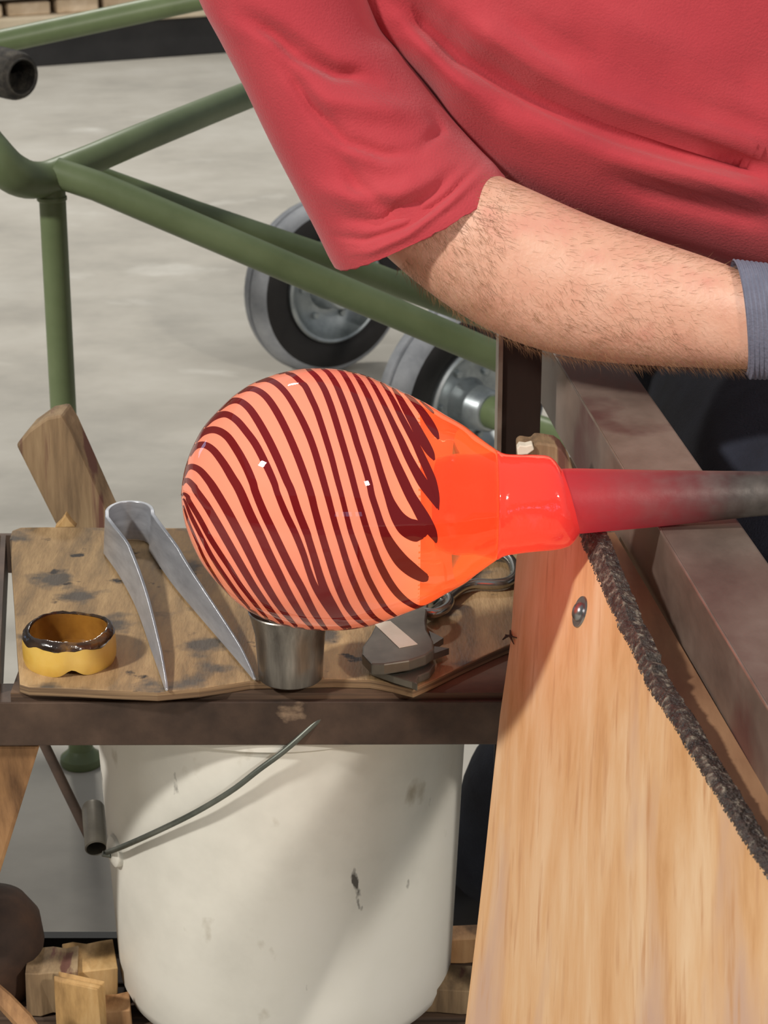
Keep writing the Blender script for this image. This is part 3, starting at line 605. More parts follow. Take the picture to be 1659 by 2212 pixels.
def shears():
    z0 = ZT + 0.001
    c = atz(900, 1440, ZT)
    t = thing('diamond_shears', c, 'grey steel shears with rod loops and white tape on the board', 'shears')
    zt = ZT + 0.022
    up = [(782, 1412), (783, 1396), (800, 1372), (818, 1335), (860, 1300), (905, 1285), (925, 1300), (920, 1340), (922, 1360), (936, 1384), (937, 1402), (920, 1414), (884, 1426), (830, 1434), (802, 1434)]
    V, F = prism([atz(x, y, zt) for x, y in up], (0, 0, -0.0105)); obj('upper_blade', V, F, M['tool_steel'], t, smooth=False, bevel=0.0015)
    lo = [(796, 1441), (830, 1438), (905, 1428), (940, 1434), (928, 1450), (904, 1460), (900, 1470), (902, 1478), (890, 1472), (850, 1460)]
    V, F = prism([atz(x, y, ZT + 0.0085) for x, y in lo], (0, 0, -0.0072)); obj('lower_blade', V, F, M['tool_steel'], t, smooth=False, bevel=0.001)
    for pts in ([(926, 1362), (958, 1378), (936, 1392)], [(938, 1396), (970, 1400), (936, 1412)]):
        V, F = prism([atz(x, y, ZT + 0.013) for x, y in pts], (0, 0, -0.006)); obj('blade_tooth', V, F, M['tool_steel'], t, smooth=False)
    V, F = prism([atz(x, y, ZT + 0.0125) for x, y in [(800, 1420), (880, 1412), (900, 1340), (840, 1330)]], (0, 0, -0.011)); obj('pivot_block', V, F, M['tool_steel'], t, smooth=False)
    V, F = prism([atz(x, y, zt + 0.0006) for x, y in [(806, 1345), (843, 1341), (902, 1391), (862, 1399)]], (0, 0, -0.0005)); o = obj('tape', V, F, M['tape'], t, smooth=False); o['label'] = 'strip of white tape'
    V, F = tube([atz(x, y, ZT + 0.018) for x, y in [(915, 1322), (940, 1324), (964, 1312), (971, 1296), (960, 1284), (938, 1284), (915, 1292)]], 0.0045, 12, smooth_n=30); obj('ring_loop', V, F, M['wire_steel'], t)
    V, F = tube([atz(x, y, ZT + 0.007) for x, y in [(930, 1330), (985, 1278), (1020, 1262), (1070, 1262), (1100, 1256), (1112, 1240), (1104, 1212), (1080, 1198), (1040, 1202), (1000, 1232), (960, 1270), (925, 1305)]], 0.0052, 12, smooth_n=60); obj('handle_loop', V, F, M['wire_steel'], t)
shears()

# ------------------------------------------------------------------ hot glass on the pipe
YG = 1.71
CENX = [393, 434, 552, 700, 855, 960, 1065, 1204, 1400, 1659, 2400]
CENY = [1070, 1072, 1076.5, 1079, 1086, 1090, 1091, 1084, 1077.5, 1065.5, 1030]
RADX = [393, 394.5, 400, 410, 422, 441, 472, 512, 552, 617, 662, 700, 729, 761, 790, 821, 846, 873, 908, 935, 960, 1004, 1030, 1056, 1072]
RADY = [0, 24, 50, 88, 116, 150, 187, 225, 251, 274, 281.5, 283, 282, 277.5, 271, 261, 250.5, 239, 224, 210, 195, 170, 150, 131, 120]
def cen(px):                      # centre of the glass section and its metre scale
    v = at(px, lerp(CENX, CENY, px), YG); return v
SG = scale_at(at(829, 1080, YG))
X2PX = lambda X: 829.5 + X * SG
def hm(xs, ys, x):                # smooth monotone-ish interpolation
    if x <= xs[0]: return ys[0]
    if x >= xs[-1]: return ys[-1]
    for i in range(len(xs) - 1):
        if x <= xs[i + 1]: break
    h = xs[i + 1] - xs[i]; t = (x - xs[i]) / h
    def sl(j):
        if j <= 0: return (ys[1] - ys[0]) / (xs[1] - xs[0])
        if j >= len(xs) - 1: return (ys[-1] - ys[-2]) / (xs[-1] - xs[-2])
        a, b = (ys[j] - ys[j - 1]) / (xs[j] - xs[j - 1]), (ys[j + 1] - ys[j]) / (xs[j + 1] - xs[j])
        return 2 * a * b / (a + b) if a * b > 0 else 0
    m0, m1 = sl(i) * h, sl(i + 1) * h
    return (2 * t**3 - 3 * t**2 + 1) * ys[i] + (t**3 - 2 * t**2 + t) * m0 + (-2 * t**3 + 3 * t**2) * ys[i + 1] + (t**3 - t**2) * m1
def g_rad(X): 
    px = X2PX(X)
    if px <= 410: return math.sqrt(max(0.0, (px - 393) / 17)) * 88 / SG
    return hm(RADX, RADY, px) / SG
def g_cz(X): return at(829.5, hm(CENX, CENY, X2PX(X)), YG).z
CDIR = (CAM - at(700, 1080, YG)); CDIR.x = 0; CDIR.normalize(); UDIR = Vector((0, -CDIR.z, CDIR.y)) * (-1)
if UDIR.z < 0: UDIR = -UDIR
def g_pt(X, th, off=0.0):
    r = g_rad(X) + off
    return Vector((X, YG, g_cz(X))) + (CDIR * math.cos(th) + UDIR * math.sin(th)) * r
def g_hit(px, py):                # where the line of sight meets the glass -> (X, theta)
    d = ray(px, py); dn = d / d.y; best = None; prev = None
    for k in range(161):
        Y = YG - 0.125 + k * 0.0013
        q = CAM + dn * Y; f = math.hypot(q.y - YG, q.z - g_cz(q.x)) - g_rad(q.x)
        if best is None or f < best[0]: best = (f, Y)
        if f <= 0:
            lo, hi = Y - 0.0013, Y
            for _ in range(18):
                m = (lo + hi) / 2; q = CAM + dn * m
                if math.hypot(q.y - YG, q.z - g_cz(q.x)) - g_rad(q.x) <= 0: hi = m
                else: lo = m
            best = (0, hi); break
    q = CAM + dn * best[1]; rel = q - Vector((q.x, YG, g_cz(q.x)))
    return q.x, math.atan2(rel.dot(UDIR), rel.dot(CDIR))

def glow_mat(name, base, emit, strength, rough=0.12, noise_amt=0.0, coat=0.6):
    m, nt, p = new_mat(name); L = nt.links.new
    p.inputs['Base Color'].default_value = (*base, 1); p.inputs['Roughness'].default_value = rough
    p.inputs['Coat Weight'].default_value = coat; p.inputs['Coat Roughness'].default_value = 0.015; p.inputs['Specular IOR Level'].default_value = 0.0
    p.inputs['Emission Color'].default_value = (*emit, 1); p.inputs['Emission Strength'].default_value = strength
    return m
def pink_mat():
    m = glow_mat('pink_hot_glass', srgb(238, 146, 120), (1.0, 0.20, 0.09), 0.30, 0.3, coat=0.9); nt = m.node_tree; L = nt.links.new; p = nt.nodes['Principled BSDF']
    tc = nt.nodes.new('ShaderNodeTexCoord'); sp = nt.nodes.new('ShaderNodeSeparateXYZ'); L(tc.outputs['Object'], sp.inputs[0])
    mr = nt.nodes.new('ShaderNodeMapRange'); L(sp.outputs[0], mr.inputs[0]); mr.inputs[1].default_value = 0.056; mr.inputs[2].default_value = 0.096
    rp = nt.nodes.new('ShaderNodeValToRGB'); L(mr.outputs[0], rp.inputs[0]); e = rp.color_ramp.elements
    e[0].color = (0.30, 0.060, 0.027, 1); e[1].color = (0.85, 0.13, 0.03, 1)     # hotter towards the neck
    L(rp.outputs[0], p.inputs['Emission Color']); p.inputs['Emission Strength'].default_value = 1.0
    return m
M['pink'] = pink_mat()
M['stripe'] = glow_mat('dark_red_glass', srgb(112, 20, 24), (1.0, 0.05, 0.03), 0.03, 0.3, coat=0.9)
def clear_mat():
    m, nt, p = new_mat('clear_amber_glass')
    p.inputs['Base Color'].default_value = (1.0, 0.60, 0.34, 1); p.inputs['Roughness'].default_value = 0.0
    p.inputs['Transmission Weight'].default_value = 1.0; p.inputs['IOR'].default_value = 1.47
    p.inputs['Emission Color'].default_value = (1.0, 0.22, 0.05, 1); p.inputs['Emission Strength'].default_value = 0.10
    return m
M['clear'] = clear_mat()
def hot_neck_mat():
    m, nt, p = new_mat('glowing_neck_glass'); L = nt.links.new
    tc = nt.nodes.new('ShaderNodeTexCoord'); sp = nt.nodes.new('ShaderNodeSeparateXYZ'); L(tc.outputs['Object'], sp.inputs[0])
    rp = nt.nodes.new('ShaderNodeValToRGB'); mr = nt.nodes.new('ShaderNodeMapRange'); L(sp.outputs[0], mr.inputs[0])
    mr.inputs[1].default_value = -0.06; mr.inputs[2].default_value = 0.065; L(mr.outputs[0], rp.inputs[0])
    e = rp.color_ramp.elements; e[0].position = 0.0; e[0].color = (1.0, 0.060, 0.018, 1); e[1].position = 1.0; e[1].color = (0.42, 0.018, 0.022, 1)
    for pos, c in ((0.45, (1.0, 0.046, 0.017, 1)), (0.7, (0.92, 0.036, 0.018, 1)), (0.88, (0.66, 0.024, 0.02, 1))):
        q = e.new(pos); q.color = c
    L(rp.outputs[0], p.inputs['Emission Color']); p.inputs['Emission Strength'].default_value = 0.95
    p.inputs['Base Color'].default_value = (0.45, 0.03, 0.02, 1); p.inputs['Roughness'].default_value = 0.12
    nz = nt.nodes.new('ShaderNodeTexNoise'); nz.inputs['Scale'].default_value = 130; b = nt.nodes.new('ShaderNodeBump'); b.inputs['Strength'].default_value = 0.3; b.inputs['Distance'].default_value = 0.002
    L(tc.outputs['Object'], nz.inputs[0]); L(nz.outputs[0], b.inputs['Height']); L(b.outputs[0], p.inputs['Normal'])
    p.inputs['Coat Weight'].default_value = 0.6; p.inputs['Coat Roughness'].default_value = 0.03
    return m
M['neck'] = hot_neck_mat()
def pipe_mat():
    m, nt, p = new_mat('pipe_steel_hot_end'); L = nt.links.new
    tc = nt.nodes.new('ShaderNodeTexCoord'); sp = nt.nodes.new('ShaderNodeSeparateXYZ'); L(tc.outputs['Object'], sp.inputs[0])
    nz = nt.nodes.new('ShaderNodeTexNoise'); nz.inputs['Scale'].default_value = 70; nz.inputs['Detail'].default_value = 6; L(tc.outputs['Object'], nz.inputs[0])
    ad = nt.nodes.new('ShaderNodeMath'); ad.operation = 'MULTIPLY_ADD'; L(nz.outputs[0], ad.inputs[0]); ad.inputs[1].default_value = 0.03; L(sp.outputs[0], ad.inputs[2])
    mr = nt.nodes.new('ShaderNodeMapRange'); L(ad.outputs[0], mr.inputs[0]); mr.inputs[1].default_value = PX0; mr.inputs[2].default_value = PX0 + 0.16
    em = nt.nodes.new('ShaderNodeValToRGB'); L(mr.outputs[0], em.inputs[0]); e = em.color_ramp.elements
    e[0].position = 0.0; e[0].color = (0.46, 0.016, 0.022, 1); e[1].position = 0.85; e[1].color = (0, 0, 0, 1)
    q = e.new(0.3); q.color = (0.27, 0.016, 0.022, 1); q = e.new(0.6); q.color = (0.10, 0.010, 0.013, 1)
    L(em.outputs[0], p.inputs['Emission Color']); p.inputs['Emission Strength'].default_value = 1.0
    cr = nt.nodes.new('ShaderNodeValToRGB'); L(nz.outputs[0], cr.inputs[0]); cr.color_ramp.elements[0].position = 0.3; cr.color_ramp.elements[1].position = 0.75
    cr.color_ramp.elements[0].color = (*srgb(72, 66, 63), 1); cr.color_ramp.elements[1].color = (*srgb(108, 100, 95), 1)
    tn = nt.nodes.new('ShaderNodeValToRGB'); L(mr.outputs[0], tn.inputs[0]); tn.color_ramp.elements[0].position = 0.1; tn.color_ramp.elements[1].position = 0.95     # red glass skin thinning out along the steel
    tn.color_ramp.elements[0].color = (0.9, 0.9, 0.9, 1); tn.color_ramp.elements[1].color = (0, 0, 0, 1)
    mx = nt.nodes.new('ShaderNodeMix'); mx.data_type = 'RGBA'; L(tn.outputs[0], mx.inputs[0]); L(cr.outputs[0], mx.inputs[6]); mx.inputs[7].default_value = (*srgb(120, 36, 40), 1)
    L(mx.outputs[2], p.inputs['Base Color']); p.inputs['Roughness'].default_value = 0.45; p.inputs['Metallic'].default_value = 0.3
    b = nt.nodes.new('ShaderNodeBump'); b.inputs['Strength'].default_value = 0.3; b.inputs['Distance'].default_value = 0.002; L(nz.outputs[0], b.inputs['Height']); L(b.outputs[0], p.inputs['Normal'])
    return m

# stripes traced as (x, y, half width) in picture units on four enlarged quarters: A(380,780) B(380,1060) C(660,780) D(660,1070), 5.53x
K = 5.53
def qa(P): return [(380 + x / K, 780 + y / K, h / K) for x, y, h in P]
def qb(P): return [(380 + x / K, 1060 + y / K, h / K) for x, y, h in P]
def qc(P): return [(660 + x / K, 780 + y / K, h / K) for x, y, h in P]
def qd(P): return [(660 + x / K, 1070 + y / K, h / K) for x, y, h in P]
STR = {
 -2: qb([(85, 170, 14), (150, 370, 20), (230, 560, 22), (330, 790, 24), (440, 980, 22), (540, 1130, 18), (650, 1275, 12)]),
 -1: qb([(80, 95, 14), (110, 130, 20), (180, 300, 33), (290, 520, 36), (420, 770, 38), (540, 960, 38), (660, 1130, 36), (770, 1280, 30), (880, 1405, 16)]),
 0: qa([(72, 1610, 14), (95, 1585, 24), (140, 1620, 36)]) + qb([(160, 130, 42), (280, 330, 45), (400, 550, 46), (520, 740, 45), (640, 920, 43), (760, 1110, 40), (880, 1270, 36), (990, 1410, 30), (1095, 1530, 18)]),
 1: qa([(74, 1490, 12), (100, 1440, 26), (145, 1430, 36), (215, 1500, 42)]) + qb([(240, 0, 46), (360, 170, 50), (480, 370, 52), (600, 580, 52), (720, 790, 50), (830, 980, 48), (940, 1160, 45), (1050, 1320, 40), (1150, 1450, 33), (1280, 1590, 18)]),
 2: qa([(100, 1380, 14), (135, 1290, 30), (195, 1262, 38), (290, 1310, 44), (400, 1440, 50)]) + qb([(470, 0, 55), (590, 200, 55), (700, 400, 55), (810, 610, 54), (910, 810, 52), (1010, 1010, 50), (1120, 1200, 46), (1230, 1370, 40), (1340, 1510, 32), (1445, 1625, 18)]),
 3: qa([(162, 1140, 16), (230, 1030, 34), (330, 1000, 42), (440, 1060, 46), (560, 1210, 50), (670, 1390, 55)]) + qb([(762, 0, 58), (880, 270, 58), (1000, 520, 58), (1110, 760, 57), (1220, 980, 54), (1330, 1200, 50), (1440, 1390, 44), (1540, 1540, 34), (1640, 1650, 18)]),
 4: qa([(232, 975, 16), (320, 860, 38), (460, 822, 46), (600, 890, 50), (720, 1050, 52), (832, 1250, 53), (914, 1440, 52)]) + qb([(952, 20, 50), (1050, 260, 52), (1170, 510, 52), (1290, 760, 52), (1400, 980, 52), (1510, 1180, 50)]) + qd([(45, 1290, 46), (110, 1410, 42), (190, 1530, 32), (255, 1605, 18)]),
 5: qa([(340, 795, 14), (450, 680, 34), (590, 636, 40), (720, 705, 44), (850, 855, 46), (960, 1010, 47), (1078, 1240, 46), (1172, 1450, 42)]) + qb([(1212, 30, 38), (1310, 270, 42), (1420, 500, 42), (1517, 740, 40), (1580, 935, 38)]) + qd([(95, 1050, 40), (180, 1200, 46), (300, 1370, 52), (390, 1500, 40), (480, 1600, 16)]),
 6: qa([(510, 595, 14), (630, 495, 32), (745, 475, 38), (860, 550, 44), (970, 700, 48), (1100, 930, 50), (1220, 1180, 50), (1320, 1420, 48)]) + qb([(1378, 0, 48), (1460, 250, 48), (1560, 500, 48)]) + qd([(36, 520, 45), (110, 760, 46), (170, 960, 48), (235, 1150, 56), (320, 1330, 64), (410, 1470, 56), (540, 1590, 20)]),
 7: qa([(735, 388, 12), (850, 335, 30), (960, 345, 36), (1080, 430, 42), (1200, 600, 45), (1330, 850, 45), (1450, 1130, 46), (1550, 1400, 46)]) + qd([(68, 0, 46), (110, 170, 44), (165, 370, 45), (220, 560, 45), (275, 740, 46), (335, 930, 46), (400, 1110, 46), (480, 1290, 44), (560, 1410, 38), (640, 1495, 30), (745, 1570, 16)]),
 8: qa([(950, 255, 10), (1080, 222, 28), (1200, 270, 34), (1320, 390, 36), (1440, 580, 38), (1560, 820, 40)]) + qc([(100, 1050, 40), (190, 1350, 40)]) + qd([(262, 0, 38), (310, 180, 36), (362, 370, 36), (420, 560, 36), (480, 760, 37), (540, 940, 38), (610, 1110, 38), (680, 1260, 36), (760, 1390, 32), (850, 1478, 24), (950, 1520, 12)]),
 9: qa([(1310, 145, 10), (1400, 172, 26), (1500, 260, 32)]) + qc([(0, 310, 36), (60, 430, 36), (130, 585, 36), (190, 760, 36), (250, 950, 36), (310, 1150, 35), (380, 1420, 33)]) + qd([(430, 0, 31), (490, 240, 30), (540, 430, 31), (600, 600, 33), (670, 790, 34), (740, 970, 35), (810, 1110, 35), (890, 1250, 34), (980, 1370, 28), (1100, 1460, 14)]),
 10: qa([(1545, 82, 8)]) + qc([(35, 105, 22), (130, 190, 32), (220, 330, 36), (290, 500, 38), (350, 680, 38), (410, 880, 38), (470, 1080, 38), (540, 1330, 37)]) + qd([(612, 0, 36), (670, 200, 37), (730, 400, 37), (790, 570, 40), (860, 760, 43), (930, 910, 46), (1010, 1050, 46), (1110, 1180, 44), (1230, 1280, 36), (1345, 1335, 26), (1440, 1320, 10)]),
 11: qc([(185, 88, 8), (270, 140, 26), (360, 270, 34), (430, 430, 38), (490, 590, 38), (560, 800, 38), (620, 1000, 38), (690, 1210, 38), (760, 1450, 38)]) + qd([(792, 0, 38), (850, 180, 38), (902, 340, 42), (965, 500, 56), (1045, 645, 72), (1150, 785, 84), (1270, 890, 82), (1380, 962, 66), (1440, 985, 50), (1470, 990, 22)]),
 12: qc([(375, 92, 8), (450, 150, 26), (540, 300, 33), (620, 490, 35), (690, 680, 36), (760, 890, 37), (830, 1100, 38), (900, 1340, 40)]) + qd([(985, 0, 46), (1040, 140, 62), (1110, 270, 84), (1200, 370, 112), (1300, 420, 126), (1380, 445, 110), (1430, 470, 60), (1445, 482, 20)]),
 13: qc([(560, 138, 8), (640, 230, 26), (730, 390, 33), (810, 570, 37), (890, 760, 38), (960, 930, 38), (1012, 1060, 44), (1080, 1230, 52), (1170, 1430, 58)]) + qd([(1252, 0, 60), (1330, 130, 66), (1420, 285, 74), (1500, 420, 62), (1545, 510, 36), (1562, 570, 10)]),
 14: qc([(722, 180, 8), (800, 270, 26), (890, 430, 33), (980, 610, 37), (1060, 780, 42), (1140, 950, 50), (1215, 1120, 56), (1310, 1300, 64), (1400, 1450, 74), (1480, 1570, 66), (1540, 1680, 40), (1580, 1760, 16)]),
 15: qc([(895, 252, 8), (965, 335, 26), (1050, 480, 35), (1140, 660, 42), (1230, 830, 46), (1310, 980, 50), (1375, 1120, 56), (1445, 1270, 60), (1510, 1420, 60), (1555, 1560, 46), (1580, 1660, 28), (1590, 1780, 8)]),
 16: qc([(1035, 322, 10), (1110, 420, 36), (1200, 580, 52), (1290, 740, 62), (1370, 890, 68), (1440, 1010, 66), (1500, 1110, 50), (1540, 1185, 14)]),
 17: qc([(1185, 392, 10), (1280, 470, 36), (1390, 605, 50), (1480, 740, 58), (1550, 855, 46), (1590, 935, 14)]),
 18: qc([(1370, 475, 6), (1450, 545, 18), (1510, 600, 18), (1535, 628, 8)]),
}
def ribbon(edgepairs, off):
    V, F = [], []; m = 7
    for (a, b) in edgepairs:       # a,b = (X,theta)
        ta, tb = a[1], b[1]
        while tb - ta > math.pi: tb -= 2 * math.pi
        while tb - ta < -math.pi: tb += 2 * math.pi
        for j in range(m):
            k = j / (m - 1); o2 = off if 0 < j < m - 1 else 0.0
            V.append(g_pt(a[0] + (b[0] - a[0]) * k, ta + (tb - ta) * k, off))
    for i in range(len(edgepairs) - 1):
        for j in range(m - 1): F.append((i * m + j, i * m + j + 1, (i + 1) * m + j + 1, (i + 1) * m + j))
    return V, F
def hot_glass():
    base = at(829, 1080, YG)
    t = thing('blown_glass', (base.x - 0.05, YG, base.z - 0.106), 'glowing pink egg of blown glass with dark red swirled stripes', 'blown glass')
    x_end = (905 - 829.5) / SG; x0 = (393 - 829.5) / SG
    rings = []; N = 128
    xs = [x0 + 0.000002 + (x_end - x0) * (k / 110) ** 1.9 if k < 40 else None for k in range(40)]
    x_s = xs[-1]; xs += [x_s + (x_end - x_s) * k / 60 for k in range(1, 61)]
    for X in xs: rings.append([g_pt(X, 2 * math.pi * j / N) for j in range(N)])
    V, F = loft(rings, True, True)
    body = obj('striped_body', V, F, M['pink'], t, angle=60); body['label'] = 'opaque pink hot glass body'
    off = 0.00012
    ex_bot, ex_top = {}, {}
    for k in sorted(STR):
        wk = 0.70 if k <= 0 else 0.92 if k <= 4 else 0.96 if k <= 7 else 0.84 if k >= 14 else 1.02
        P = [(x, y, h * wk) for x, y, h in STR[k]]; S = spline(P, max(40, len(P) * 9)); pairs = []
        for i, (x, y, h) in enumerate(S):
            x2, y2 = S[min(i + 1, len(S) - 1)][:2]; x1, y1 = S[max(i - 1, 0)][:2]
            tx, ty = x2 - x1, y2 - y1; l = math.hypot(tx, ty) or 1; nx, ny = -ty / l, tx / l; h = max(h, 0.4)
            pairs.append((g_hit(x + nx * h, y + ny * h), g_hit(x - nx * h, y - ny * h)))
        V, F = ribbon(pairs, off); obj('stripe', V, F, M['stripe'], body, angle=180)
        ex_top[k] = g_hit(*P[0][:2]); ex_bot[k] = g_hit(*P[-1][:2])
    # the same stripes carried on round the far side
    def back(a, b, h0, h1):
        pairs = []
        for i in range(41):
            u = i / 40; X = a[0] + (b[0] - a[0]) * u; th = a[1] + (b[1] - a[1]) * u
            h = h0 + (h1 - h0) * u; pairs.append(((X - h, th), (X + h, th)))
        V, F = ribbon(pairs, off); obj('stripe', V, F, M['stripe'], body, angle=180)
    tw = 2 * math.pi
    for k in range(-2, 5):
        a, b = ex_bot[k], ex_top[k + 14]; back((a[0] + .001, a[1]), (b[0], b[1] - tw), 0.004, 0.004)
    for k in range(5, 11):
        a = ex_bot[k]; back((a[0], a[1]), ((925 - 829.5) / SG, a[1] - 1.4), 0.005, 0.002)
    for k in range(1, 12):
        a = ex_top[k]; back((x0 + 0.0006, 1.7 + 2.2), (a[0] - 0.0005, a[1]), 0.0004, 0.004)
    # clear shoulder
    x1 = (1072 - 829.5) / SG; xa = x_end - 0.0015; rings = []
    for k in range(41):
        X = xa + (x1 - xa) * k / 40; rings.append([g_pt(X, 2 * math.pi * j / 96) for j in range(96)])
    V, F = loft(rings, True, True); o = obj('clear_shoulder', V, F, M['clear'], t, angle=60); o['label'] = 'clear orange-tinted glass shoulder'
    # glowing neck: narrow inside the clear glass, then the collar on the pipe
    prof = [(906, 70), (930, 74), (980, 77), (1030, 82), (1058, 94), (1068, 112), (1074, 118.5), (1085, 113), (1100, 109), (1125, 106.5), (1150, 105), (1180, 103), (1198, 100.5), (1210, 96), (1219, 88), (1226, 78), (1232, 70), (1240, 62)]
    S = spline(prof, 80); rings = []
    for px, r in S:
        X = (px - 829.5) / SG; ring = []
        for j in range(72):
            a = 2 * math.pi * j / 72; ca, sa = math.cos(a), math.sin(a)
            shear = -sa * 20 * max(0, min(1, (px - 1120) / 90))     # collar ends lower down on its underside
            kk = 1 + 0.015 * noise.noise(Vector((px * 0.03, ca * 2, sa * 2)))
            Xs = (px + shear - 829.5) / SG
            cz = g_cz(X)
            ring.append(Vector((Xs, YG, cz)) + (CDIR * ca + UDIR * sa) * (r / SG * kk))
        rings.append(ring)
    V, F = loft(rings); o = obj('glowing_neck', V, F, M['neck'], t, angle=80); o['label'] = 'glowing red-orange neck gathered on the pipe'
    # pipe
    global PX0
    pp = [(1190, 71), (1240, 71), (1300, 68), (1400, 62.5), (1500, 56.5), (1580, 52), (1659, 48), (1800, 47), (2400, 47), (3200, 47)]
    rings = []; Xs = [(p[0] - 829.5) / SG for p in pp]
    PX0 = (1240 - 829.5) / SG - (Xs[0] + Xs[-1]) / 2
    M['pipe'] = pipe_mat()
    for px, r in spline(pp, 90):
        X = (px - 829.5) / SG
        cz = at(829.5, lerp(CENX + [3200], CENY + [992], px), YG).z
        rings.append([Vector((X, YG, cz)) + (CDIR * math.cos(2 * math.pi * j / 48) + UDIR * math.sin(2 * math.pi * j / 48)) * (r / SG) for j in range(48)])
    V, F = loft(rings); o = obj('blowpipe', V, F, M['pipe'], angle=60)
    tag(o, 'grey steel blowpipe glowing dull red at the glass end, resting on the rail', 'blowpipe')
hot_glass()

# ------------------------------------------------------------------ the seated person
def dist_poly(px, py, P):
    best = 1e9
    for (x1, y1), (x2, y2) in zip(P[:-1], P[1:]):
        dx, dy = x2 - x1, y2 - y1; t = max(0, min(1, ((px - x1) * dx + (py - y1) * dy) / (dx * dx + dy * dy)))
        best = min(best, math.hypot(px - x1 - t * dx, py - y1 - t * dy))
    return best
def section(A, B, depth, n=48, exp=2.2, fwd=Vector((0, -1, 0))):
    A, B = Vector(A), Vector(B); c = (A + B) / 2; a = (A - B) / 2; out = []
    for j in range(n):
        t = 2 * math.pi * j / n; co, si = math.cos(t), math.sin(t)
        co = math.copysign(abs(co) ** (2 / exp), co); si = math.copysign(abs(si) ** (2 / exp), si)
        out.append(c + a * co + fwd * depth * si)
    return out
def creased(V, creases, toward=Vector((0, 0.94, -0.34))):
    out = []
    for v in V:
        px, py = proj(v); d = 0.0
        if -300 < px < 2300 and -700 < py < 900:
            for P, amp, wid in creases:
                q = dist_poly(px, py, P)
                if q < wid * 3:
                    fade = min(1.0, (math.hypot(px - P[0][0], py - P[0][1]) + 5) / 90, (math.hypot(px - P[-1][0], py - P[-1][1]) + 5) / 90)
                    d += 1.35 * amp * math.exp(-(q / wid) ** 2) * fade
        out.append(v + toward * d)
    return out
def person():
    # ---- right arm, one continuous skin surface from shoulder to wrist
    T = [(640, -120), (740, 60), (830, 210), (905, 300), (985, 338), (1085, 384), (1150, 412), (1250, 458), (1350, 498), (1450, 532), (1540, 562), (1600, 585), (1700, 640), (1780, 690)]
    B = [(470, -60), (560, 150), (650, 330), (730, 450), (850, 568), (940, 640), (1040, 706), (1170, 757), (1300, 779), (1420, 786), (1525, 790), (1595, 794), (1700, 790), (1780, 790)]
    YA = [2.22, 2.20, 2.18, 2.16, 2.13, 2.11, 2.10, 2.08, 2.06, 2.04, 2.02, 2.00, 1.96, 1.91]
    DP = [0.055, 0.055, 0.055, 0.055, 0.058, 0.060, 0.061, 0.060, 0.057, 0.053, 0.048, 0.044, 0.034, 0.026]
    rings = [section(at(*t, y), at(*b, y), d, 40, 2.1) for t, b, y, d in zip(T, B, YA, DP)]
    V, F = loft(rings)
    body = obj('person', V, F, M['skin'], angle=180)
    sb = body.modifiers.new('sub', 'SUBSURF'); sb.levels = sb.render_levels = 2
    tag(body, 'seated person in a red T-shirt leaning over with one bare forearm and a grey glove', 'person')
    # ---- arm hair
    rnd = random.Random(3); HV, HF = [], []
    Tc, Bc = spline(T, 200), spline(B, 200); Yc = spline([(y,) for y in YA], 200); Dc = spline([(d,) for d in DP], 200)
    for _ in range(6500):
        k = rnd.randint(62, 168); u = rnd.random()
        th = math.pi * (0.04 + 0.90 * u)
        y = Yc[k][0]; A, Bq = at(*Tc[k], y), at(*Bc[k], y); c = (A + Bq) / 2; a = (A - Bq) / 2; dep = Dc[k][0]
        co, si = math.cos(th), math.sin(th)
        nrm = (a.normalized() * co / a.length + Vector((0, -1, 0)) * si / dep).normalized()
        ce = math.copysign(abs(co) ** (2 / 2.1), co); se = abs(si) ** (2 / 2.1)
        p = c + a * ce * 0.995 + Vector((0, -1, 0)) * dep * se * 0.995
        k2 = min(k + 3, 199); ax = ((at(*Tc[k2], y) + at(*Bc[k2], y)) / 2 - c).normalized()
        L = rnd.uniform(0.007, 0.015); dirv = (ax * rnd.uniform(0.3, 1.0) - a.normalized() * rnd.uniform(-0.2, 0.7) + nrm * rnd.uniform(0.15, 0.4)).normalized()
        curl = nrm * rnd.uniform(-0.5, 0.3) + Vector((rnd.uniform(-.5, .5), rnd.uniform(-.3, .3), rnd.uniform(-.5, .3)))
        sd = dirv.cross(ray(1200, 600)).normalized() * 0.00009
        p1 = p + dirv * L * 0.5; p2 = p1 + (dirv + curl * 0.7).normalized() * L * 0.5
        b0 = len(HV); HV += [p - sd, p + sd, p1 - sd * 0.8, p1 + sd * 0.8, p2]
        HF += [(b0, b0 + 1, b0 + 3, b0 + 2), (b0 + 2, b0 + 3, b0 + 4)]
    o = obj('arm_hair', HV, HF, M['hair'], body, smooth=False); o['kind'] = 'stuff'; o['label'] = 'fine golden brown hair on the forearm'
    # ---- shirt torso
    pb = [(560, -120), (640, -40), (715, 10), (790, 92), (868, 155), (918, 205), (955, 268), (1020, 328), (1085, 384), (1200, 442), (1320, 484), (1450, 520), (1600, 561), (1700, 585), (1850, 606), (2050, 620)]
    tops = [(640, -420), (760, -560), (880, -640), (960, -680), (1040, -700), (1110, -710), (1180, -710), (1250, -700), (1330, -690), (1450, -660), (1570, -620), (1690, -570), (1830, -500), (1920, -450), (2060, -360), (2240, -240)]
    dp = [0.06, 0.10, 0.13, 0.15, 0.165, 0.17, 0.175, 0.18, 0.185, 0.19, 0.19, 0.19, 0.19, 0.185, 0.18, 0.15]
    yc = [2.34, 2.33, 2.32, 2.315, 2.31, 2.305, 2.30, 2.30, 2.30, 2.30, 2.30, 2.30, 2.30, 2.30, 2.31, 2.33]
    n = 150; Pb, Pt = spline(pb, n), spline(tops, n); Dd = spline([(d,) for d in dp], n); Yy = spline([(y,) for y in yc], n)
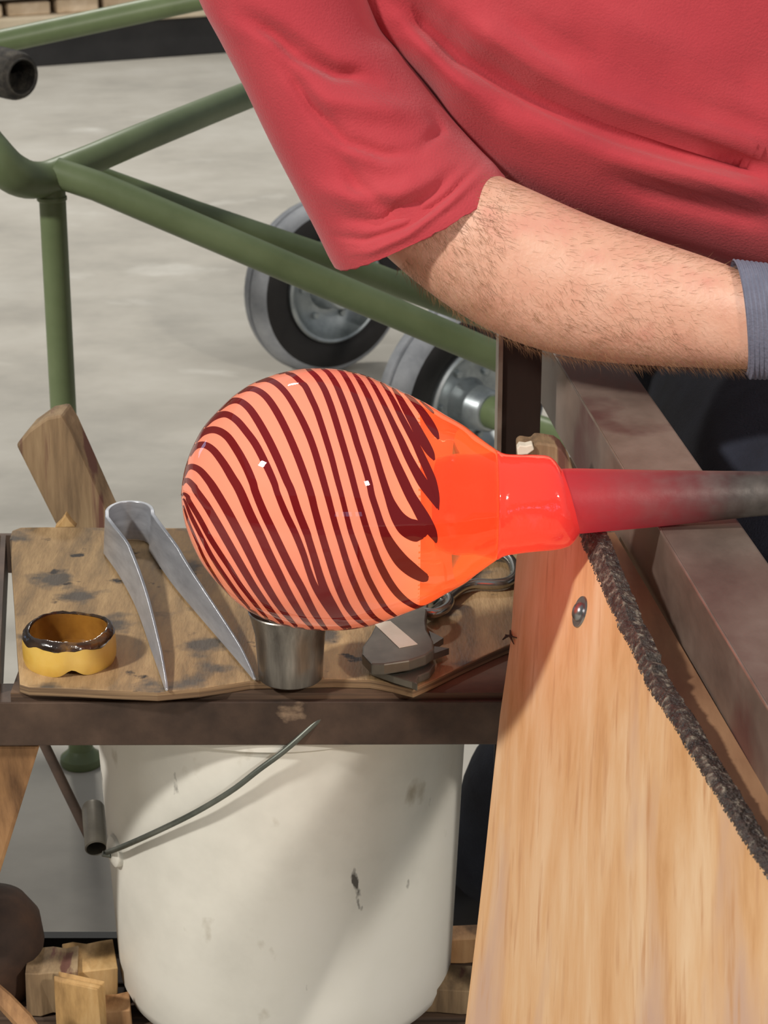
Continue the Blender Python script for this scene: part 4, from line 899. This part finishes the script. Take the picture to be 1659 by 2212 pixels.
    rings = [section(at(*t, y[0]), at(*b, y[0]), d[0], 150, 3.3) for t, b, d, y in zip(Pt, Pb, Dd, Yy)]
    V, F = loft(rings)
    cr = [([(1215, 62), (1300, 98), (1450, 150), (1560, 172), (1700, 190)], 0.011, 16),
          ([(1060, -20), (1180, 90), (1300, 165), (1500, 240), (1700, 300)], 0.009, 16),
          ([(850, -20), (1000, 112), (1150, 200), (1350, 280), (1500, 325), (1700, 372)], 0.022, 30),
          ([(1000, 190), (1200, 310), (1400, 408), (1700, 480)], 0.008, 24),
          ([(1380, -40), (1500, 40), (1700, 90)], 0.014, 34),
          ([(980, 40), (1100, 110), (1250, 205), (1420, 265), (1700, 330)], -0.013, 26),
          ([(860, 60), (960, 170), (1120, 270), (1300, 350), (1700, 430)], -0.014, 32),
          ([(1240, 30), (1340, 70), (1480, 110), (1700, 150)], -0.010, 22)]
    V = creased(V, cr)
    sh = obj('shirt', V, F, M['shirt'], body, angle=180); sh['label'] = 'faded red cotton T-shirt'
    # ---- sleeve
    Lp = [(560, -470), (400, -330), (375, -150), (432, 0), (476, 85), (520, 170), (582, 300), (640, 412), (685, 500), (708, 548), (722, 573)]
    Rp = [(900, -420), (830, -300), (775, -120), (812, 40), (862, 110), (925, 190), (985, 268), (1034, 322), (1068, 356), (1083, 374), (1092, 384)]
    Ds = [0.07, 0.09, 0.088, 0.085, 0.084, 0.083, 0.082, 0.080, 0.079, 0.0785, 0.078]; Ys = [2.32, 2.27, 2.22, 2.195, 2.185, 2.175, 2.16, 2.145, 2.135, 2.13, 2.128]
    n = 110; Ls, Rs = spline(Lp, n), spline(Rp, n); D2 = spline([(d,) for d in Ds], n); Y2 = spline([(y,) for y in Ys], n)
    rings = [section(at(*r, y[0]), at(*l, y[0]), d[0], 120, 2.1) for l, r, d, y in zip(Ls, Rs, D2, Y2)]
    last = rings[-1]; cc = sum(last, Vector()) / len(last)
    rings.append([cc + (p - cc) * 0.975 for p in last]); rings.append([cc + (p - cc) * 0.955 + (rings[-5][i] - last[i]) * 1.0 for i, p in enumerate(last)])
    rings.append([cc + (p - cc) * 0.93 + (rings[-30][i] - last[i]) for i, p in enumerate(last)])
    V, F = loft(rings, True, False)
    cs = [([(600, 120), (680, 235), (745, 305), (830, 335), (900, 328)], 0.007, 13),
          ([(560, 40), (640, 120), (730, 160), (800, 150)], 0.007, 14),
          ([(500, 20), (600, 70), (720, 150), (840, 185)], 0.008, 18),
          ([(720, 310), (770, 400), (850, 460), (960, 450)], 0.006, 16),
          ([(690, 290), (760, 330), (880, 370)], -0.005, 18),
          ([(660, 400), (760, 430), (860, 420), (960, 370)], -0.006, 22),
          ([(735, 545), (800, 545), (880, 510), (970, 440), (1050, 365)], -0.003, 9),
          ([(705, 508), (790, 518), (880, 488), (970, 420), (1040, 350)], 0.0035, 7),
          ([(720, 470), (820, 480), (930, 420), (1000, 350)], 0.005, 12),
          ([(640, 180), (720, 220), (850, 240), (930, 250)], -0.006, 24),
          ([(930, 235), (950, 280), (900, 330)], 0.008, 12)]
    V = creased(V, cs)
    # frayed uneven hem
    V2 = []
    nr = 120; base = 109 * nr
    for i, v in enumerate(V):
        if base <= i < base + 2 * nr:
            j = i % nr; v = v + (V[base + j] - V[base - 3 * nr + j]).normalized() * (0.0022 * noise.noise(Vector((j * 0.45, 0, 1.5))) + 0.001 * noise.noise(Vector((j * 1.7, 3, 1.5))))
        V2.append(v)
    sl = obj('sleeve', V2, F, M['shirt'], body, angle=180); sl['label'] = 'loose red sleeve with a frayed hem'
    # ---- jeans: lap, thighs, shins
    jp = []
    def leg(P, r): return tube([Vector(p) for p in P], r, 28, smooth_n=40)
    hip = (0.58, 2.42, 0.62)
    jp.append(tube([Vector((0.27, 2.66, 0.64)), Vector((0.36, 2.64, 0.66)), Vector((0.62, 2.56, 0.68)), Vector((0.84, 2.56, 0.66)), Vector((0.95, 2.56, 0.62))], [0.10, 0.17, 0.19, 0.17, 0.10], 28))
    V1, F1 = tube([Vector(p) for p in spline([(0.46, 2.56, 0.63), (0.445, 2.32, 0.635), (0.44, 2.1, 0.63), (0.43, 1.94, 0.58), (0.38, 1.96, 0.46), (0.25, 2.18, 0.36), (0.165, 2.33, 0.26), (0.135, 2.40, 0.10)], 40)], [lerp([0, 0.3, 0.5, 0.62, 0.8, 1], [0.16, 0.15, 0.115, 0.085, 0.068, 0.06], i / 39) for i in range(40)], 28)
    jp.append((V1, F1))
    jp.append(tube([Vector(p) for p in spline([(0.78, 2.46, 0.60), (0.82, 2.2, 0.62), (0.86, 1.98, 0.6), (0.87, 1.9, 0.5), (0.87, 1.92, 0.28), (0.87, 1.95, 0.1)], 40)], [lerp([0, 0.4, 0.6, 1], [0.11, 0.10, 0.085, 0.058], i / 39) for i in range(40)], 28))
    V, F = join(*jp); o = obj('jeans', V, F, M['jeans'], body, angle=180); o['label'] = 'dark navy denim jeans'
    for (x, y, ang) in ((0.12, 2.44, R(205)), (0.87, 1.88, R(-90))):
        d = Vector((math.cos(ang), math.sin(ang), 0)); s = Vector((-d.y, d.x, 0)); rings = []
        for (u, wd, h) in ((-0.09, 0.026, 0.05), (-0.08, 0.038, 0.11), (-0.03, 0.043, 0.13), (0.03, 0.044, 0.105), (0.09, 0.05, 0.075), (0.14, 0.047, 0.06), (0.17, 0.03, 0.045)):
            c = Vector((x, y, 0)) + d * u
            rings.append([c + s * wd * a + Vector((0, 0, h * b)) for a, b in ((-1, 0.02), (-1.04, 0.15), (-1, 0.5), (-0.7, 0.9), (0, 1), (0.7, 0.9), (1, 0.5), (1.04, 0.15), (1, 0.02))])
        V, F = loft(rings); obj('boot', V, F, M['boot'], body, angle=60)
    # ---- glove: ribbed cuff, palm and curled fingers round the pipe beyond the frame
    rings = []; m = 64
    for i in range(m + 1):
        px = 1580 + i * 2.5; u = i / m; y = lerp([1580, 1740], [2.004, 1.944], px)
        bow = 0
        Tt = (px + 8, 566 + (px - 1590) * 0.12); Bb = (px + 24, 812 - max(0, (1590 - px)) * 1.2 + (px - 1600) * 0.02)
        k = 1.0 + (0.010 if i % 4 < 2 else -0.004) - (0.03 if i == 0 else 0)
        A, Bq = at(*Tt, y), at(*Bb, y); c = (A + Bq) / 2
        rings.append(section(c + (A - c) * k, c + (Bq - c) * k, 0.052 * k, 56, 2.2))
    A, Bq = rings[0], rings[-1]
    c0 = sum(rings[0], Vector()) / 56
    rings.insert(0, [c0 + (p - c0) * 0.9 + Vector((0.006, 0, 0)) for p in rings[0]])
    for (px, T_, B_, y, d) in ((1790, 600, 815, 1.915, 0.045), (1850, 625, 835, 1.87, 0.04), (1930, 690, 880, 1.80, 0.036), (2000, 760, 910, 1.745, 0.03), (2040, 800, 915, 1.72, 0.02)):
        rings.append(section(at(px - 10, T_, y), at(px + 15, B_, y), d, 56, 2.3))
    V, F = loft(rings, False, True)
    gl = obj('glove', V, F, M['glove'], body, angle=30); gl['label'] = 'grey ribbed knit cuff of a work glove'
    cp = lambda px, dy=0, dz=0: Vector(((px - 829.5) / SG, YG + dy, at(829.5, lerp(CENX, CENY, px), YG).z + dz))
    for k, (px, ln) in enumerate(((1930, 1.0), (1985, 1.08), (2040, 1.02), (2090, 0.85))):
        p = [cp(px, 0.05, 0.045), cp(px + 4, 0.012, 0.04 * ln), cp(px + 6, -0.022, 0.028), cp(px + 6, -0.032, 0.0), cp(px + 4, -0.024, -0.02)]
        V, F = tube(p, [0.0105, 0.0105, 0.010, 0.0095, 0.007], 14, smooth_n=18); obj('glove_finger', V, F, M['glove'], gl, angle=180)
    p = [cp(1900, 0.05, 0.03), cp(1885, 0.035, 0.008), cp(1890, 0.022, -0.016), cp(1905, 0.006, -0.028)]
    V, F = tube(p, [0.0125, 0.012, 0.0115, 0.008], 14, smooth_n=16); obj('glove_thumb', V, F, M['glove'], gl, angle=180)
person()
